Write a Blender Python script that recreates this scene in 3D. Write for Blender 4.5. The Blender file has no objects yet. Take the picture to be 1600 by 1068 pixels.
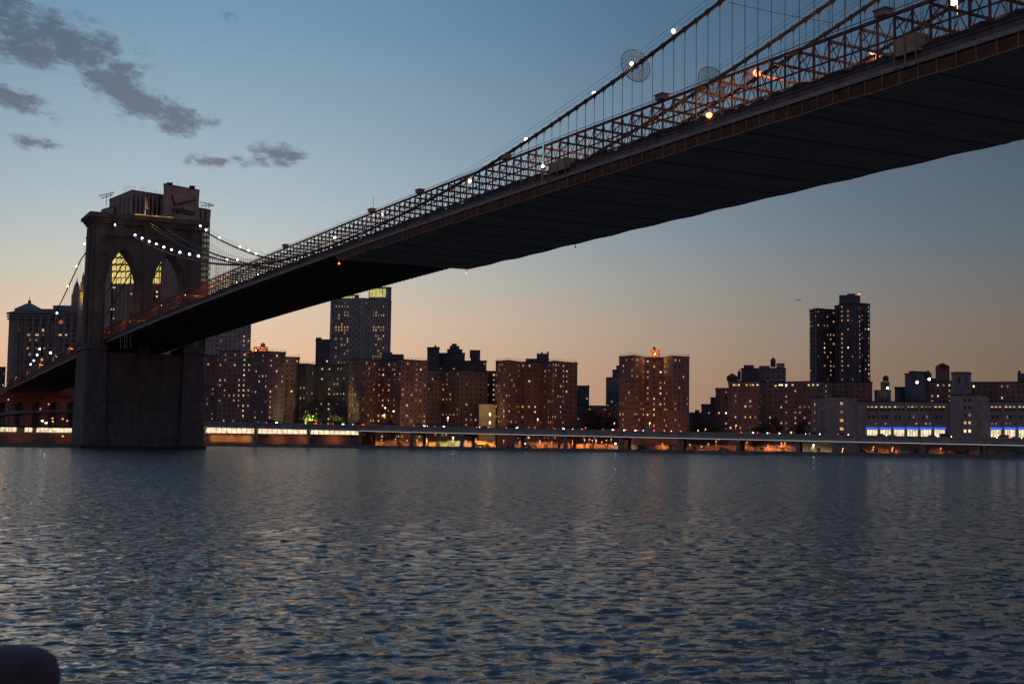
import bpy, math, random
import numpy as np
from mathutils import Matrix, Vector

random.seed(11)
rng = np.random.default_rng(5)
R_ = math.radians
sc = bpy.context.scene
COL = sc.collection

# ------------------------------------------------------------------ camera
CX, CY, CZ = 490.93, -99.45, 4.04
FPX = 2083.8                      # focal length in pixels of a 1600 px wide frame
YAW, PITCH, ROLL = R_(62.954), R_(4.297), R_(0.777)
_F = Vector((-math.sin(YAW)*math.cos(PITCH), math.cos(YAW)*math.cos(PITCH), math.sin(PITCH)))
_R = Vector((math.cos(YAW), math.sin(YAW), 0))
_U = _R.cross(_F)
_R2 = _R*math.cos(ROLL)+_U*math.sin(ROLL)
_U2 = _U*math.cos(ROLL)-_R*math.sin(ROLL)
cam = bpy.data.cameras.new('camera')
camo = bpy.data.objects.new('camera', cam)
COL.objects.link(camo)
sc.camera = camo
cam.sensor_width = 36
cam.lens = FPX/1600*36
cam.clip_start = 0.1
cam.clip_end = 30000
cam.dof.use_dof = True
cam.dof.focus_distance = 350
cam.dof.aperture_fstop = 5.0
camo.matrix_world = Matrix(((_R2.x, _U2.x, -_F.x, CX), (_R2.y, _U2.y, -_F.y, CY), (_R2.z, _U2.z, -_F.z, CZ), (0, 0, 0, 1)))
CAM = Vector((CX, CY, CZ))
FH = Vector((-math.sin(YAW), math.cos(YAW), 0))

# ------------------------------------------------------------------ sky after sunset
world = bpy.data.worlds.new('World')
sc.world = world
world.use_nodes = True
SUN_AZ = R_(167.5)                # compass of the afterglow, measured from +X
def s2l(r, g, b):
    f = lambda c: ((c/255+0.055)/1.055)**2.4 if c > 10 else c/255/12.92
    return (f(r), f(g), f(b), 1)
def build_world():
    nt = world.node_tree
    N, L = nt.nodes, nt.links
    bg = N['Background']
    tc = N.new('ShaderNodeTexCoord')
    nrm = N.new('ShaderNodeVectorMath'); nrm.operation = 'NORMALIZE'
    L.new(tc.outputs['Generated'], nrm.inputs[0])
    sep = N.new('ShaderNodeSeparateXYZ'); L.new(nrm.outputs[0], sep.inputs[0])
    def M(op, a, b=None, c=None, clamp=False):
        m = N.new('ShaderNodeMath'); m.operation = op; m.use_clamp = clamp
        for i, x in enumerate((a, b, c)):
            if x is None: continue
            if isinstance(x, (int, float)): m.inputs[i].default_value = x
            else: L.new(x, m.inputs[i])
        return m.outputs[0]
    def MIX(fac, a, b, mode='MIX'):
        m = N.new('ShaderNodeMix'); m.data_type = 'RGBA'; m.blend_type = mode
        for s, x in ((m.inputs['Factor'], fac), (m.inputs[6], a), (m.inputs[7], b)):
            if isinstance(x, (int, float)): s.default_value = x
            elif isinstance(x, tuple): s.default_value = x
            else: L.new(x, s)
        return m.outputs[2]
    el = M('MULTIPLY', M('ARCSINE', sep.outputs[2]), 57.29578)
    az = M('ARCTAN2', sep.outputs[1], sep.outputs[0])
    caz, saz = math.cos(SUN_AZ), math.sin(SUN_AZ)
    # signed angle off the afterglow, degrees, from a rotated frame so that there is no seam in view
    ax = M('ADD', M('MULTIPLY', sep.outputs[0], caz), M('MULTIPLY', sep.outputs[1], saz))
    ay = M('SUBTRACT', M('MULTIPLY', sep.outputs[1], caz), M('MULTIPLY', sep.outputs[0], saz))
    th = M('MULTIPLY', M('ARCTAN2', ay, ax), -57.29578)      # + to the right in the picture
    # gradient by elevation
    ramp = N.new('ShaderNodeValToRGB')
    L.new(M('DIVIDE', M('ADD', el, 10.0), 100.0, clamp=True), ramp.inputs[0])
    stops = [(-10, (150, 112, 90)), (0, (220, 166, 130)), (3.0, (225, 181, 146)), (5.0, (218, 190, 165)), (6.8, (198, 192, 178)),
             (8.6, (178, 186, 187)), (10.5, (161, 177, 186)), (13.5, (140, 163, 179)), (17, (115, 147, 171)), (21, (98, 132, 160)),
             (32, (97, 127, 155)), (50, (94, 122, 150)), (90, (86, 112, 140))]
    el0 = ramp.color_ramp.elements
    while len(el0) > 1: el0.remove(el0[-1])
    for i, (e, c) in enumerate(stops):
        p = (e+10)/100
        if i == 0:
            k = el0[0]; k.position = p
        else: k = el0.new(p)
        k.color = s2l(*c)
    # falls off to the side of the afterglow
    g = M('POWER', 2.718281828, M('MULTIPLY', M('POWER', M('ABSOLUTE', M('DIVIDE', th, 22.8)), 2.0), -1.0))
    hi = M('DIVIDE', M('SUBTRACT', el, 18.0), 32.0, clamp=True)       # near the zenith every side is alike
    side = M('ADD', M('MULTIPLY', g, 0.80), 0.20)
    side = M('ADD', M('MULTIPLY', side, M('SUBTRACT', 1.0, hi)), M('MULTIPLY', hi, 0.62))
    cool = MIX(M('SUBTRACT', 1.0, g, clamp=True), (1, 1, 1, 1), (0.85, 0.98, 1.16, 1))
    back = M('DIVIDE', M('SUBTRACT', M('ABSOLUTE', th), 42.0), 60.0, clamp=True)
    cool = MIX(back, cool, (1.30, 1.02, 1.10, 1))  # warm tint added to the sky behind the camera to warm the facades
    base = MIX(1.0, ramp.outputs[0], cool, 'MULTIPLY')
    vs = N.new('ShaderNodeVectorMath'); vs.operation = 'SCALE'
    L.new(base, vs.inputs[0]); L.new(side, vs.inputs['Scale'])
    # a little of the physical sky with the sun just under the horizon
    sky = N.new('ShaderNodeTexSky'); sky.sky_type = 'NISHITA'; sky.sun_disc = False
    sky.sun_elevation = R_(-3.0); sky.sun_rotation = math.pi/2-SUN_AZ
    sks = N.new('ShaderNodeVectorMath'); sks.operation = 'SCALE'; sks.inputs['Scale'].default_value = 0.03
    L.new(sky.outputs[0], sks.inputs[0])
    add = N.new('ShaderNodeVectorMath'); add.operation = 'ADD'
    L.new(vs.outputs[0], add.inputs[0]); L.new(sks.outputs[0], add.inputs[1])
    # broken clouds low in the west: a noise layer, kept to where the banks lie
    zz = M('MAXIMUM', sep.outputs[2], 0.02)
    cmb = N.new('ShaderNodeCombineXYZ')
    L.new(M('MULTIPLY', th, 0.0175), cmb.inputs[0]); L.new(M('MULTIPLY', M('ADD', el, M('MULTIPLY', th, 0.10)), 0.036), cmb.inputs[1])
    def noise(scale, detail, rough, dist=0.0):
        n = N.new('ShaderNodeTexNoise'); n.inputs['Scale'].default_value = scale
        n.inputs['Detail'].default_value = detail; n.inputs['Roughness'].default_value = rough
        n.inputs['Distortion'].default_value = dist
        L.new(cmb.outputs[0], n.inputs['Vector']); return n.outputs[0]
    n1 = noise(38.0, 5.0, 0.60, 0.3); n2 = noise(120.0, 3.0, 0.7)
    banks = [(-5.6, 16.1, 5.2, 1.35, -0.12, 1.1), (-6.2, 15.4, 2.6, 0.9, -0.1, 1.1), (-7.3, 16.3, 2.6, 1.7, 0, 1.0), (-3.6, 15.3, 3.4, 1.15, -0.22, 1.05), (-2.0, 14.2, 3.3, 1.15, -0.3, 1.15), (-4.6, 15.9, 3.0, 1.3, -0.2, 1.1),
             (-0.3, 13.25, 3.0, 0.95, -0.15, 1.1), (-5.2, 18.35, 2.6, 0.8, -0.05, 1.0), (-7.9, 17.9, 1.7, 1.4, 0, 0.9),
             (-6.5, 13.35, 2.4, 0.8, -0.2, 0.95), (-5.6, 11.8, 1.7, 0.45, 0, 0.85), (4.3, 11.95, 1.6, 0.72, -0.05, 1.08), (2.0, 11.6, 2.1, 0.45, 0, 0.85),
             (2.2, 17.6, 1.3, 0.40, 0, 0.45), (-14, 15.5, 7.0, 2.6, -0.1, 0.95), (-30, 17.0, 12.0, 3.0, 0, 0.9), (60, 20.0, 15.0, 3.5, 0, 0.8)]
    pos = N.new('ShaderNodeCombineXYZ'); L.new(th, pos.inputs[0]); L.new(el, pos.inputs[1])
    mask = None
    for (a0, e0, ra, re, tilt, w) in banks:
        mp = N.new('ShaderNodeMapping'); mp.vector_type = 'TEXTURE'
        mp.inputs['Location'].default_value = (a0, e0, 0); mp.inputs['Rotation'].default_value = (0, 0, math.atan(tilt)); mp.inputs['Scale'].default_value = (ra, re, 1)
        L.new(pos.outputs[0], mp.inputs[0])
        gr = N.new('ShaderNodeTexGradient'); gr.gradient_type = 'SPHERICAL'; L.new(mp.outputs[0], gr.inputs[0])
        v = M('MULTIPLY', gr.outputs['Fac'], w)
        mask = v if mask is None else M('MAXIMUM', mask, v)
    dens = M('ADD', M('MULTIPLY', n1, 2.55), M('MULTIPLY', n2, 1.1))
    dens = M('ADD', dens, M('MULTIPLY', mask, 1.05))
    fac = N.new('ShaderNodeMapRange'); fac.interpolation_type = 'SMOOTHSTEP'
    L.new(dens, fac.inputs[0]); fac.inputs[1].default_value = 1.95; fac.inputs[2].default_value = 2.75
    fac.inputs[3].default_value = 0.0; fac.inputs[4].default_value = 0.86
    f2 = M('MULTIPLY', fac.outputs[0], M('MULTIPLY', mask, 4.0, clamp=True))
    ccol = MIX(M('DIVIDE', M('SUBTRACT', el, 10.5), 8.0, clamp=True), s2l(106, 109, 122), s2l(75, 91, 110))
    cs = N.new('ShaderNodeVectorMath'); cs.operation = 'SCALE'; L.new(ccol, cs.inputs[0]); L.new(side, cs.inputs['Scale'])
    out = MIX(f2, add.outputs[0], cs.outputs[0])
    L.new(out, bg.inputs[0])
    bg.inputs[1].default_value = 1.09
    world.cycles.sampling_method = 'MANUAL'; world.cycles.sample_map_resolution = 256
build_world()

# what is left of the sun: a faint wide warm glow along the western horizon
sun = bpy.data.lights.new('sun', 'SUN'); sun.energy = 0.04; sun.angle = R_(20); sun.color = (1, 0.72, 0.5)
suno = bpy.data.objects.new('sun', sun); COL.objects.link(suno)
suno.rotation_euler = Vector((math.cos(SUN_AZ), math.sin(SUN_AZ), 0.06)).to_track_quat('Z', 'Y').to_euler()

vs_ = sc.view_settings
vs_.view_transform = 'Standard'; vs_.look = 'None'; vs_.exposure = 0.0; vs_.gamma = 1.0; vs_.use_curve_mapping = False
cy_ = sc.cycles
cy_.use_denoising = True
cy_.max_bounces = 6; cy_.diffuse_bounces = 2; cy_.glossy_bounces = 3; cy_.transmission_bounces = 3; cy_.transparent_max_bounces = 6
cy_.sample_clamp_indirect = 4.0
cy_.caustics_reflective = True; cy_.caustics_refractive = False; cy_.blur_glossy = 1.0
cy_.use_adaptive_sampling = True; cy_.adaptive_threshold = 0.03

# ------------------------------------------------------------------ helpers
def ray(u, v):
    return _F + _R2*((u-800)/FPX) - _U2*((v-534)/FPX)
def at_depth(u, v, d):
    r = ray(u, v); return CAM + r*(d/r.dot(FH))
def at_y(u, v, y):
    r = ray(u, v); return CAM + r*((y-CY)/r.y)
def at_x(u, v, x):
    r = ray(u, v); return CAM + r*((x-CX)/r.x)
GZ = 1.35                                    # height of the quay and streets above the river
VREF = 660                                    # picture row at which a column u is read for tall buildings
def gpos(u, d, v=None):
    p = at_depth(u, VREF if v is None else v, d); return Vector((p.x, p.y, GZ))
def zof(u, v, d):
    return at_depth(u, v, d).z

def tag(o, label=None, cat=None, group=None, kind=None):
    if label: o['label'] = label
    if cat: o['category'] = cat
    if group: o['group'] = group
    if kind: o['kind'] = kind
    return o
def thing(name, label, cat, loc=(0, 0, 0), group=None):
    o = bpy.data.objects.new(name, None); COL.objects.link(o)
    o.location = loc; o.empty_display_size = 0.5
    return tag(o, label, cat, group)
def put(name, mesh, parent=None, mw=None, kind=None):
    o = bpy.data.objects.new(name, mesh); COL.objects.link(o)
    if parent is not None:
        o.parent = parent
        o.matrix_parent_inverse = PINV(parent)
    if mw is not None: o.matrix_basis = mw
    if kind: o['kind'] = kind
    return o
def PINV(p):
    m = Matrix.Identity(4)
    chain = []
    while p is not None:
        chain.append(p); p = p.parent
    w = Matrix.Identity(4)
    for q in reversed(chain):
        w = w @ q.matrix_parent_inverse @ q.matrix_basis
    return w.inverted()

class MB:
    def __init__(s): s.v = []; s.f = []; s.m = []; s.cur = 0
    def quad(s, *p):
        b = len(s.v); s.v += [tuple(q) for q in p]; s.f.append(tuple(range(b, b+len(p)))); s.m.append(s.cur)
    def hexa(s, p):                          # 8 points, bottom 0-3 then top 4-7
        b = len(s.v); s.v += [tuple(q) for q in p]
        for f in ((0, 3, 2, 1), (4, 5, 6, 7), (0, 1, 5, 4), (1, 2, 6, 5), (2, 3, 7, 6), (3, 0, 4, 7)):
            s.f.append(tuple(b+i for i in f)); s.m.append(s.cur)
    def box(s, x0, x1, y0, y1, z0, z1):
        s.hexa([(x0, y0, z0), (x1, y0, z0), (x1, y1, z0), (x0, y1, z0), (x0, y0, z1), (x1, y0, z1), (x1, y1, z1), (x0, y1, z1)])
    def beam(s, a, b, w, h, up=Vector((0, 0, 1))):
        a = Vector(a); b = Vector(b); d = (b-a).normalized()
        if abs(d.dot(up)) > 0.98: up = Vector((1, 0, 0))
        r = d.cross(up).normalized()*w/2; t = r.cross(d).normalized()*h/2
        s.hexa([a-r-t, a+r-t, b+r-t, b-r-t, a-r+t, a+r+t, b+r+t, b-r+t])
    def tube(s, pts, r, n=6, cap=True):
        pts = [Vector(p) for p in pts]
        rings = []
        for i, p in enumerate(pts):
            d = (pts[min(i+1, len(pts)-1)]-pts[max(i-1, 0)]).normalized()
            up = Vector((0, 0, 1)) if abs(d.z) < 0.95 else Vector((1, 0, 0))
            a = d.cross(up).normalized(); c = a.cross(d)
            rr = r[i] if isinstance(r, (list, tuple)) else r
            b0 = len(s.v)
            for k in range(n):
                t = 2*math.pi*k/n
                s.v.append(tuple(p+a*(math.cos(t)*rr)+c*(math.sin(t)*rr)))
            rings.append(b0)
        for i in range(len(pts)-1):
            for k in range(n):
                s.f.append((rings[i]+k, rings[i]+(k+1) % n, rings[i+1]+(k+1) % n, rings[i+1]+k)); s.m.append(s.cur)
        if cap:
            s.f.append(tuple(rings[0]+k for k in reversed(range(n)))); s.m.append(s.cur)
            s.f.append(tuple(rings[-1]+k for k in range(n))); s.m.append(s.cur)
    def prism(s, poly, z0, z1):
        n = len(poly); b = len(s.v)
        z0s = z0 if isinstance(z0, (list, tuple)) else [z0]*n
        z1s = z1 if isinstance(z1, (list, tuple)) else [z1]*n
        s.v += [(p[0], p[1], z0s[i]) for i, p in enumerate(poly)]+[(p[0], p[1], z1s[i]) for i, p in enumerate(poly)]
        s.f.append(tuple(b+i for i in reversed(range(n)))); s.m.append(s.cur)
        s.f.append(tuple(b+n+i for i in range(n))); s.m.append(s.cur)
        for i in range(n):
            j = (i+1) % n
            s.f.append((b+i, b+j, b+n+j, b+n+i)); s.m.append(s.cur)
    def lathe(s, c, prof, n=12):
        c = Vector(c); rings = []
        for (r, z) in prof:
            rings.append(len(s.v))
            for k in range(n):
                t = 2*math.pi*k/n; s.v.append((c.x+math.cos(t)*r, c.y+math.sin(t)*r, c.z+z))
        for i in range(len(prof)-1):
            for k in range(n):
                s.f.append((rings[i]+k, rings[i]+(k+1) % n, rings[i+1]+(k+1) % n, rings[i+1]+k)); s.m.append(s.cur)
        s.f.append(tuple(rings[0]+k for k in reversed(range(n)))); s.m.append(s.cur)
        s.f.append(tuple(rings[-1]+k for k in range(n))); s.m.append(s.cur)
    def mesh(s, name, mats, smooth=False):
        me = bpy.data.meshes.new(name); me.from_pydata(s.v, [], s.f)
        for m in (mats if isinstance(mats, (list, tuple)) else [mats]): me.materials.append(m)
        if len(me.materials) > 1: me.polygons.foreach_set('material_index', s.m)
        if smooth: me.polygons.foreach_set('use_smooth', [True]*len(me.polygons))
        me.update(); return me
    def build(s, name, mats, parent=None, kind=None, smooth=False):
        return put(name, s.mesh(name, mats, smooth), parent, None, kind)

# ------------------------------------------------------------------ materials
def mat(name, col, rough=0.7, var=0.25, scale=1.0, bump=0.0, metal=0.0, spec=0.4, kind=None, streak=0.0, col2=None):
    m = bpy.data.materials.new(name); m.use_nodes = True
    N, L = m.node_tree.nodes, m.node_tree.links
    b = N['Principled BSDF']
    b.inputs['Roughness'].default_value = rough; b.inputs['Metallic'].default_value = metal
    b.inputs['Specular IOR Level'].default_value = spec
    tc = N.new('ShaderNodeTexCoord')
    geo = N.new('ShaderNodeNewGeometry')
    n = N.new('ShaderNodeTexNoise'); n.inputs['Scale'].default_value = scale; n.inputs['Detail'].default_value = 6; n.inputs['Roughness'].default_value = 0.65
    if streak:
        mp = N.new('ShaderNodeMapping'); mp.inputs['Scale'].default_value = streak if isinstance(streak, tuple) else (1, 1, streak)
        L.new(geo.outputs['Position'], mp.inputs[0]); L.new(mp.outputs[0], n.inputs['Vector'])
    else: L.new(geo.outputs['Position'], n.inputs['Vector'])
    mx = N.new('ShaderNodeMix'); mx.data_type = 'RGBA'
    c = Vector(col[:3])
    d = Vector(col2[:3]) if col2 else c*(1-var*1.3)
    l = c if col2 else c*(1+var)
    mx.inputs[6].default_value = (*d, 1); mx.inputs[7].default_value = (*l, 1)
    rmp = N.new('ShaderNodeMapRange'); rmp.inputs[1].default_value = 0.3; rmp.inputs[2].default_value = 0.7
    L.new(n.outputs[0], rmp.inputs[0]); L.new(rmp.outputs[0], mx.inputs['Factor'])
    src = mx.outputs[2]
    if kind in ('brick', 'stone'):
        br = N.new('ShaderNodeTexBrick')
        sx = N.new('ShaderNodeSeparateXYZ'); L.new(geo.outputs['Position'], sx.inputs[0])
        ad = N.new('ShaderNodeMath'); L.new(sx.outputs[0], ad.inputs[0]); L.new(sx.outputs[1], ad.inputs[1])
        cb = N.new('ShaderNodeCombineXYZ'); L.new(ad.outputs[0], cb.inputs[0]); L.new(sx.outputs[2], cb.inputs[1])
        L.new(cb.outputs[0], br.inputs['Vector'])
        br.inputs['Scale'].default_value = 1.0
        br.inputs['Brick Width'].default_value = 1.7 if kind == 'stone' else 0.9
        br.inputs['Row Height'].default_value = 0.75 if kind == 'stone' else 0.35
        br.inputs['Mortar Size'].default_value = 0.035 if kind == 'stone' else 0.02
        br.inputs['Color1'].default_value = (0.82, 0.82, 0.82, 1); br.inputs['Color2'].default_value = (1.15, 1.15, 1.15, 1)
        br.inputs['Mortar'].default_value = (0.55, 0.55, 0.55, 1)
        m2 = N.new('ShaderNodeMix'); m2.data_type = 'RGBA'; m2.blend_type = 'MULTIPLY'; m2.inputs['Factor'].default_value = 1
        L.new(src, m2.inputs[6]); L.new(br.outputs['Color'], m2.inputs[7]); src = m2.outputs[2]
    L.new(src, b.inputs['Base Color'])
    if bump:
        bp = N.new('ShaderNodeBump'); bp.inputs['Strength'].default_value = bump; bp.inputs['Distance'].default_value = 0.2
        L.new(n.outputs[0], bp.inputs['Height']); L.new(bp.outputs[0], b.inputs['Normal'])
    return m
def glow(name, col, strength):
    m = bpy.data.materials.new(name); m.use_nodes = True
    N, L = m.node_tree.nodes, m.node_tree.links
    b = N['Principled BSDF']
    b.inputs['Base Color'].default_value = (0.5, 0.5, 0.5, 1)
    b.inputs['Emission Color'].default_value = (*col, 1); b.inputs['Emission Strength'].default_value = strength
    b.inputs['Roughness'].default_value = 0.3
    return m
def roomglow(name, col, strength):
    # a lit room behind glass: uneven over the pane
    m = glow(name, col, strength); N, L = m.node_tree.nodes, m.node_tree.links
    geo = N.new('ShaderNodeNewGeometry'); n = N.new('ShaderNodeTexNoise'); n.inputs['Scale'].default_value = 0.55; n.inputs['Detail'].default_value = 3
    L.new(geo.outputs['Position'], n.inputs['Vector'])
    r = N.new('ShaderNodeMapRange'); r.inputs[1].default_value = 0.25; r.inputs[2].default_value = 0.75; r.inputs[3].default_value = 0.35*strength; r.inputs[4].default_value = 1.5*strength
    L.new(n.outputs[0], r.inputs[0]); L.new(r.outputs[0], N['Principled BSDF'].inputs['Emission Strength'])
    return m
def glass(name, col):
    m = mat(name, col, rough=0.08, var=0.4, scale=0.4, spec=0.6); return m

M_stone = mat('granite', (0.225, 0.18, 0.15), 0.85, 0.30, 0.35, 0.5, kind='stone', streak=0.35)
M_stone2 = mat('granite_pedestal', (0.185, 0.165, 0.165), 0.85, 0.3, 0.3, 0.5, kind='stone', streak=0.3)
M_tide = mat('weedy_wet_stone', (0.06, 0.065, 0.05), 0.6, 0.5, 0.8, 0.5)
M_steel = mat('brown_painted_steel', (0.19, 0.10, 0.085), 0.6, 0.3, 0.8, 0.2)
M_steel2 = mat('tan_painted_steel', (0.42, 0.34, 0.31), 0.6, 0.25, 0.7, 0.2)
M_fascia = mat('rust_red_board', (0.17, 0.07, 0.04), 0.8, 0.4, 0.5, 0.3)
M_tarp = mat('grey_tarpaulin', (0.80, 0.61, 0.49), 0.9, 0.25, 0.8, 0.6, streak=(0.9, 0.06, 1))
M_batten = mat('pale_timber_batten', (0.40, 0.31, 0.19), 0.8, 0.3, 1.5, 0.2)
M_under = mat('soot_dark_steel', (0.20, 0.165, 0.15), 0.75, 0.4, 0.6, 0.3)
M_net = mat('dark_netting', (0.07, 0.06, 0.06), 0.9, 0.6, 1.5, 0.5)
M_cable = mat('cable_wrap', (0.14, 0.12, 0.10), 0.6, 0.25, 1.2, 0.2)
M_wire = mat('galvanised_wire', (0.10, 0.10, 0.105), 0.5, 0.2, 1.0)
M_guard = mat('pale_guard_wire', (0.45, 0.46, 0.47), 0.5, 0.2, 1.0)
M_road = mat('asphalt', (0.05, 0.05, 0.05), 0.9, 0.3, 0.4, 0.3)
M_ground = mat('city_ground', (0.06, 0.055, 0.05), 0.9, 0.35, 0.05, 0.3)
M_conc = mat('weathered_concrete', (0.28, 0.27, 0.25), 0.85, 0.3, 0.25, 0.3, streak=0.4)
M_girder = mat('grey_blue_girder_paint', (0.36, 0.36, 0.37), 0.6, 0.2, 0.2, 0.15)
M_brick = mat('red_brown_brick', (0.35, 0.225, 0.20), 0.9, 0.25, 0.08, 0.3, kind='brick')
M_brick2 = mat('dull_brown_brick', (0.31, 0.21, 0.195), 0.9, 0.25, 0.08, 0.3, kind='brick')
M_brick3 = mat('deep_red_brick', (0.36, 0.205, 0.175), 0.9, 0.25, 0.08, 0.3, kind='brick')
M_slate = mat('dark_slate_wall', (0.13, 0.12, 0.14), 0.85, 0.25, 0.1, 0.2)
M_lime = mat('grey_limestone', (0.5, 0.385, 0.36), 0.85, 0.2, 0.1, 0.2, kind='stone')
M_lime2 = mat('blue_grey_stone', (0.33, 0.30, 0.305), 0.85, 0.2, 0.1, 0.2, kind='stone')
M_pale = mat('pale_grey_stone', (0.52, 0.46, 0.45), 0.85, 0.2, 0.1, 0.2, kind='stone')
M_cream = mat('cream_render', (0.5, 0.4, 0.24), 0.85, 0.15, 0.2, 0.2)
M_dark = mat('tarred_roof', (0.05, 0.048, 0.05), 0.9, 0.3, 0.3, 0.2)
M_tank = mat('tank_timber', (0.12, 0.085, 0.06), 0.9, 0.3, 0.6, 0.2)
M_slot = mat('dark_slot_glass', (0.02, 0.021, 0.025), 0.3, 0.3, 0.3)
M_pane = mat('dark_pane', (0.10, 0.075, 0.075), 0.35, 0.5, 0.5, spec=0.5)
M_frame = mat('window_frame', (0.16, 0.14, 0.13), 0.7, 0.2, 1.0)
M_bluegl = glass('blue_glass_wall', (0.11, 0.15, 0.19))
M_white = mat('white_paint', (0.7, 0.7, 0.68), 0.5, 0.1, 1.0)
M_black = mat('black_rubber', (0.02, 0.02, 0.02), 0.7, 0.2, 2.0)
M_copper = mat('green_copper_roof', (0.16, 0.22, 0.19), 0.7, 0.3, 0.3, 0.2)
M_bark = mat('bark', (0.07, 0.05, 0.035), 0.9, 0.3, 2.0, 0.4)
M_leaf = mat('leaf', (0.075, 0.11, 0.03), 0.7, 0.5, 0.9)
M_leafd = mat('dark_leaf', (0.035, 0.05, 0.022), 0.7, 0.5, 0.9)
M_gold = mat('gold_lit_tone', (0.42, 0.33, 0.17), 0.7, 0.2, 0.4, 0.2)  # gold of the floodlighting put into the base colour
M_bollard = mat('old_purple_black_paint', (0.10, 0.065, 0.08), 0.75, 0.3, 6.0, 0.4)
M_red = mat('red_sign_paint', (0.24, 0.02, 0.02), 0.6, 0.1, 0.5)
M_letter = mat('black_letter', (0.015, 0.012, 0.012), 0.6, 0.1, 1.0)
M_orangebox = mat('tan_plywood', (0.62, 0.44, 0.33), 0.8, 0.2, 1.0, 0.2)
M_blue = mat('blue_sign_board', (0.03, 0.12, 0.5), 0.5, 0.1, 1.0)

G_warm = [roomglow('room_warm_%s' % k, c, s) for k, c, s in (
    ('white', (1, 0.70, 0.34), 0.85), ('yellow', (1, 0.58, 0.2), 0.7), ('orange', (1, 0.38, 0.1), 0.55), ('amber', (0.95, 0.56, 0.24), 0.32),
    ('cool', (0.95, 0.88, 0.6), 0.6), ('dim', (0.85, 0.52, 0.3), 0.15), ('green', (0.75, 0.85, 0.5), 0.5), ('bright', (1, 0.78, 0.45), 1.6))]
G_dimrow = roomglow('lit_storey_dim', (0.75, 0.68, 0.3), 0.17)
G_yellow = roomglow('lit_storey_yellow', (1.0, 0.76, 0.2), 0.95)
G_hall = roomglow('lit_hall', (1.0, 0.76, 0.50), 1.15)
G_shop = roomglow('lit_bay', (1.0, 0.80, 0.50), 1.0)
G_blue = glow('lit_blue_fascia', (0.02, 0.13, 0.75), 1.0)
G_crown = roomglow('lit_crown', (0.95, 0.85, 0.25), 0.55)
G_sodium = glow('sodium_lamp', (1.0, 0.31, 0.14), 2.2)
G_bridge = glow('bridge_sodium_lamp', (1.0, 0.30, 0.13), 3.2)
G_sodium2 = glow('sodium_lamp_soft', (1.0, 0.36, 0.12), 1.7)
G_mercury = glow('mercury_lamp', (0.72, 0.78, 1.0), 14)
G_mercy = glow('warm_white_lamp', (1.0, 0.86, 0.55), 16)
G_head = glow('headlamp', (1, 0.93, 0.8), 12)
G_tail = glow('tail_lamp', (1, 0.06, 0.03), 7)
G_nav = glow('red_navigation_lamp', (1, 0.08, 0.02), 9)
G_green = glow('green_signal_lamp', (0.15, 1, 0.2), 9)
G_teal = glow('teal_tube_light', (0.16, 0.62, 0.62), 0.45)

def spot(name, loc, aim, power, col, parent, size=150, radius=0.3):
    # shielded luminaire: throws light one way only
    l = bpy.data.lights.new(name, 'SPOT'); l.energy = power; l.color = col; l.shadow_soft_size = radius; l.spot_size = R_(size); l.spot_blend = 0.5
    o = bpy.data.objects.new(name, l); COL.objects.link(o)
    o.parent = parent; o.matrix_parent_inverse = PINV(parent)
    o.matrix_basis = Matrix.Translation(loc) @ (-Vector(aim)).to_track_quat('Z', 'Y').to_matrix().to_4x4()
    return o
def point(name, loc, power, col, parent, radius=0.25):
    l = bpy.data.lights.new(name, 'POINT'); l.energy = power; l.color = col; l.shadow_soft_size = radius
    o = bpy.data.objects.new(name, l); COL.objects.link(o)
    o.parent = parent; o.matrix_parent_inverse = PINV(parent); o.location = loc
    return o
SOD = (1.0, 0.42, 0.11)
ORD = 'first second third fourth fifth sixth seventh eighth ninth tenth eleventh twelfth thirteenth fourteenth fifteenth sixteenth seventeenth eighteenth nineteenth twentieth'.split()
def ordinal(i):
    if i < 20: return ORD[i]
    return ('twenty-' if i < 29 else 'thirty-')+ORD[(i-20) % 10] if i not in (29, 39) else ('thirtieth' if i == 29 else 'fortieth')

def unit_mesh(name, m):
    b = MB(); b.box(-.5, .5, -.5, .5, -.5, .5); return b.mesh(name, m)
def beam_mw(a, b, w, h, up=Vector((0, 0, 1))):
    a = Vector(a); b = Vector(b); d = b-a; L = d.length; d.normalize()
    if abs(d.dot(up)) > 0.98: up = Vector((0, 1, 0))
    r = d.cross(up).normalized(); t = r.cross(d).normalized(); c = (a+b)/2
    return Matrix(((d.x*L, r.x*w, t.x*h, c.x), (d.y*L, r.y*w, t.y*h, c.y), (d.z*L, r.z*w, t.z*h, c.z), (0, 0, 0, 1)))

# ================================================================== SETTING
# ---- shoreline and viaduct frame
VA, VB = gpos(330, 706), gpos(1600, 592)
VE = (VB-VA).normalized(); VN = Vector((-VE.y, VE.x, 0))
if VN.dot(FH) < 0: VN = -VN                  # points inland
VLEN = (VB-VA).length
def VP(s, off, z): 
    p = VA+VE*s+VN*off; return Vector((p.x, p.y, z))
def v_s(u):                                   # where the sight line at column u crosses the viaduct
    r = ray(u, 690); o = Vector((CX, CY, 0)); d = Vector((r.x, r.y, 0))
    a = np.array([[VE.x, -d.x], [VE.y, -d.y]]); b = np.array([o.x-VA.x, o.y-VA.y])
    return float(np.linalg.solve(a, b)[0])
SHO = -9.0                                    # shoreline offset in front of the viaduct

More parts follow.
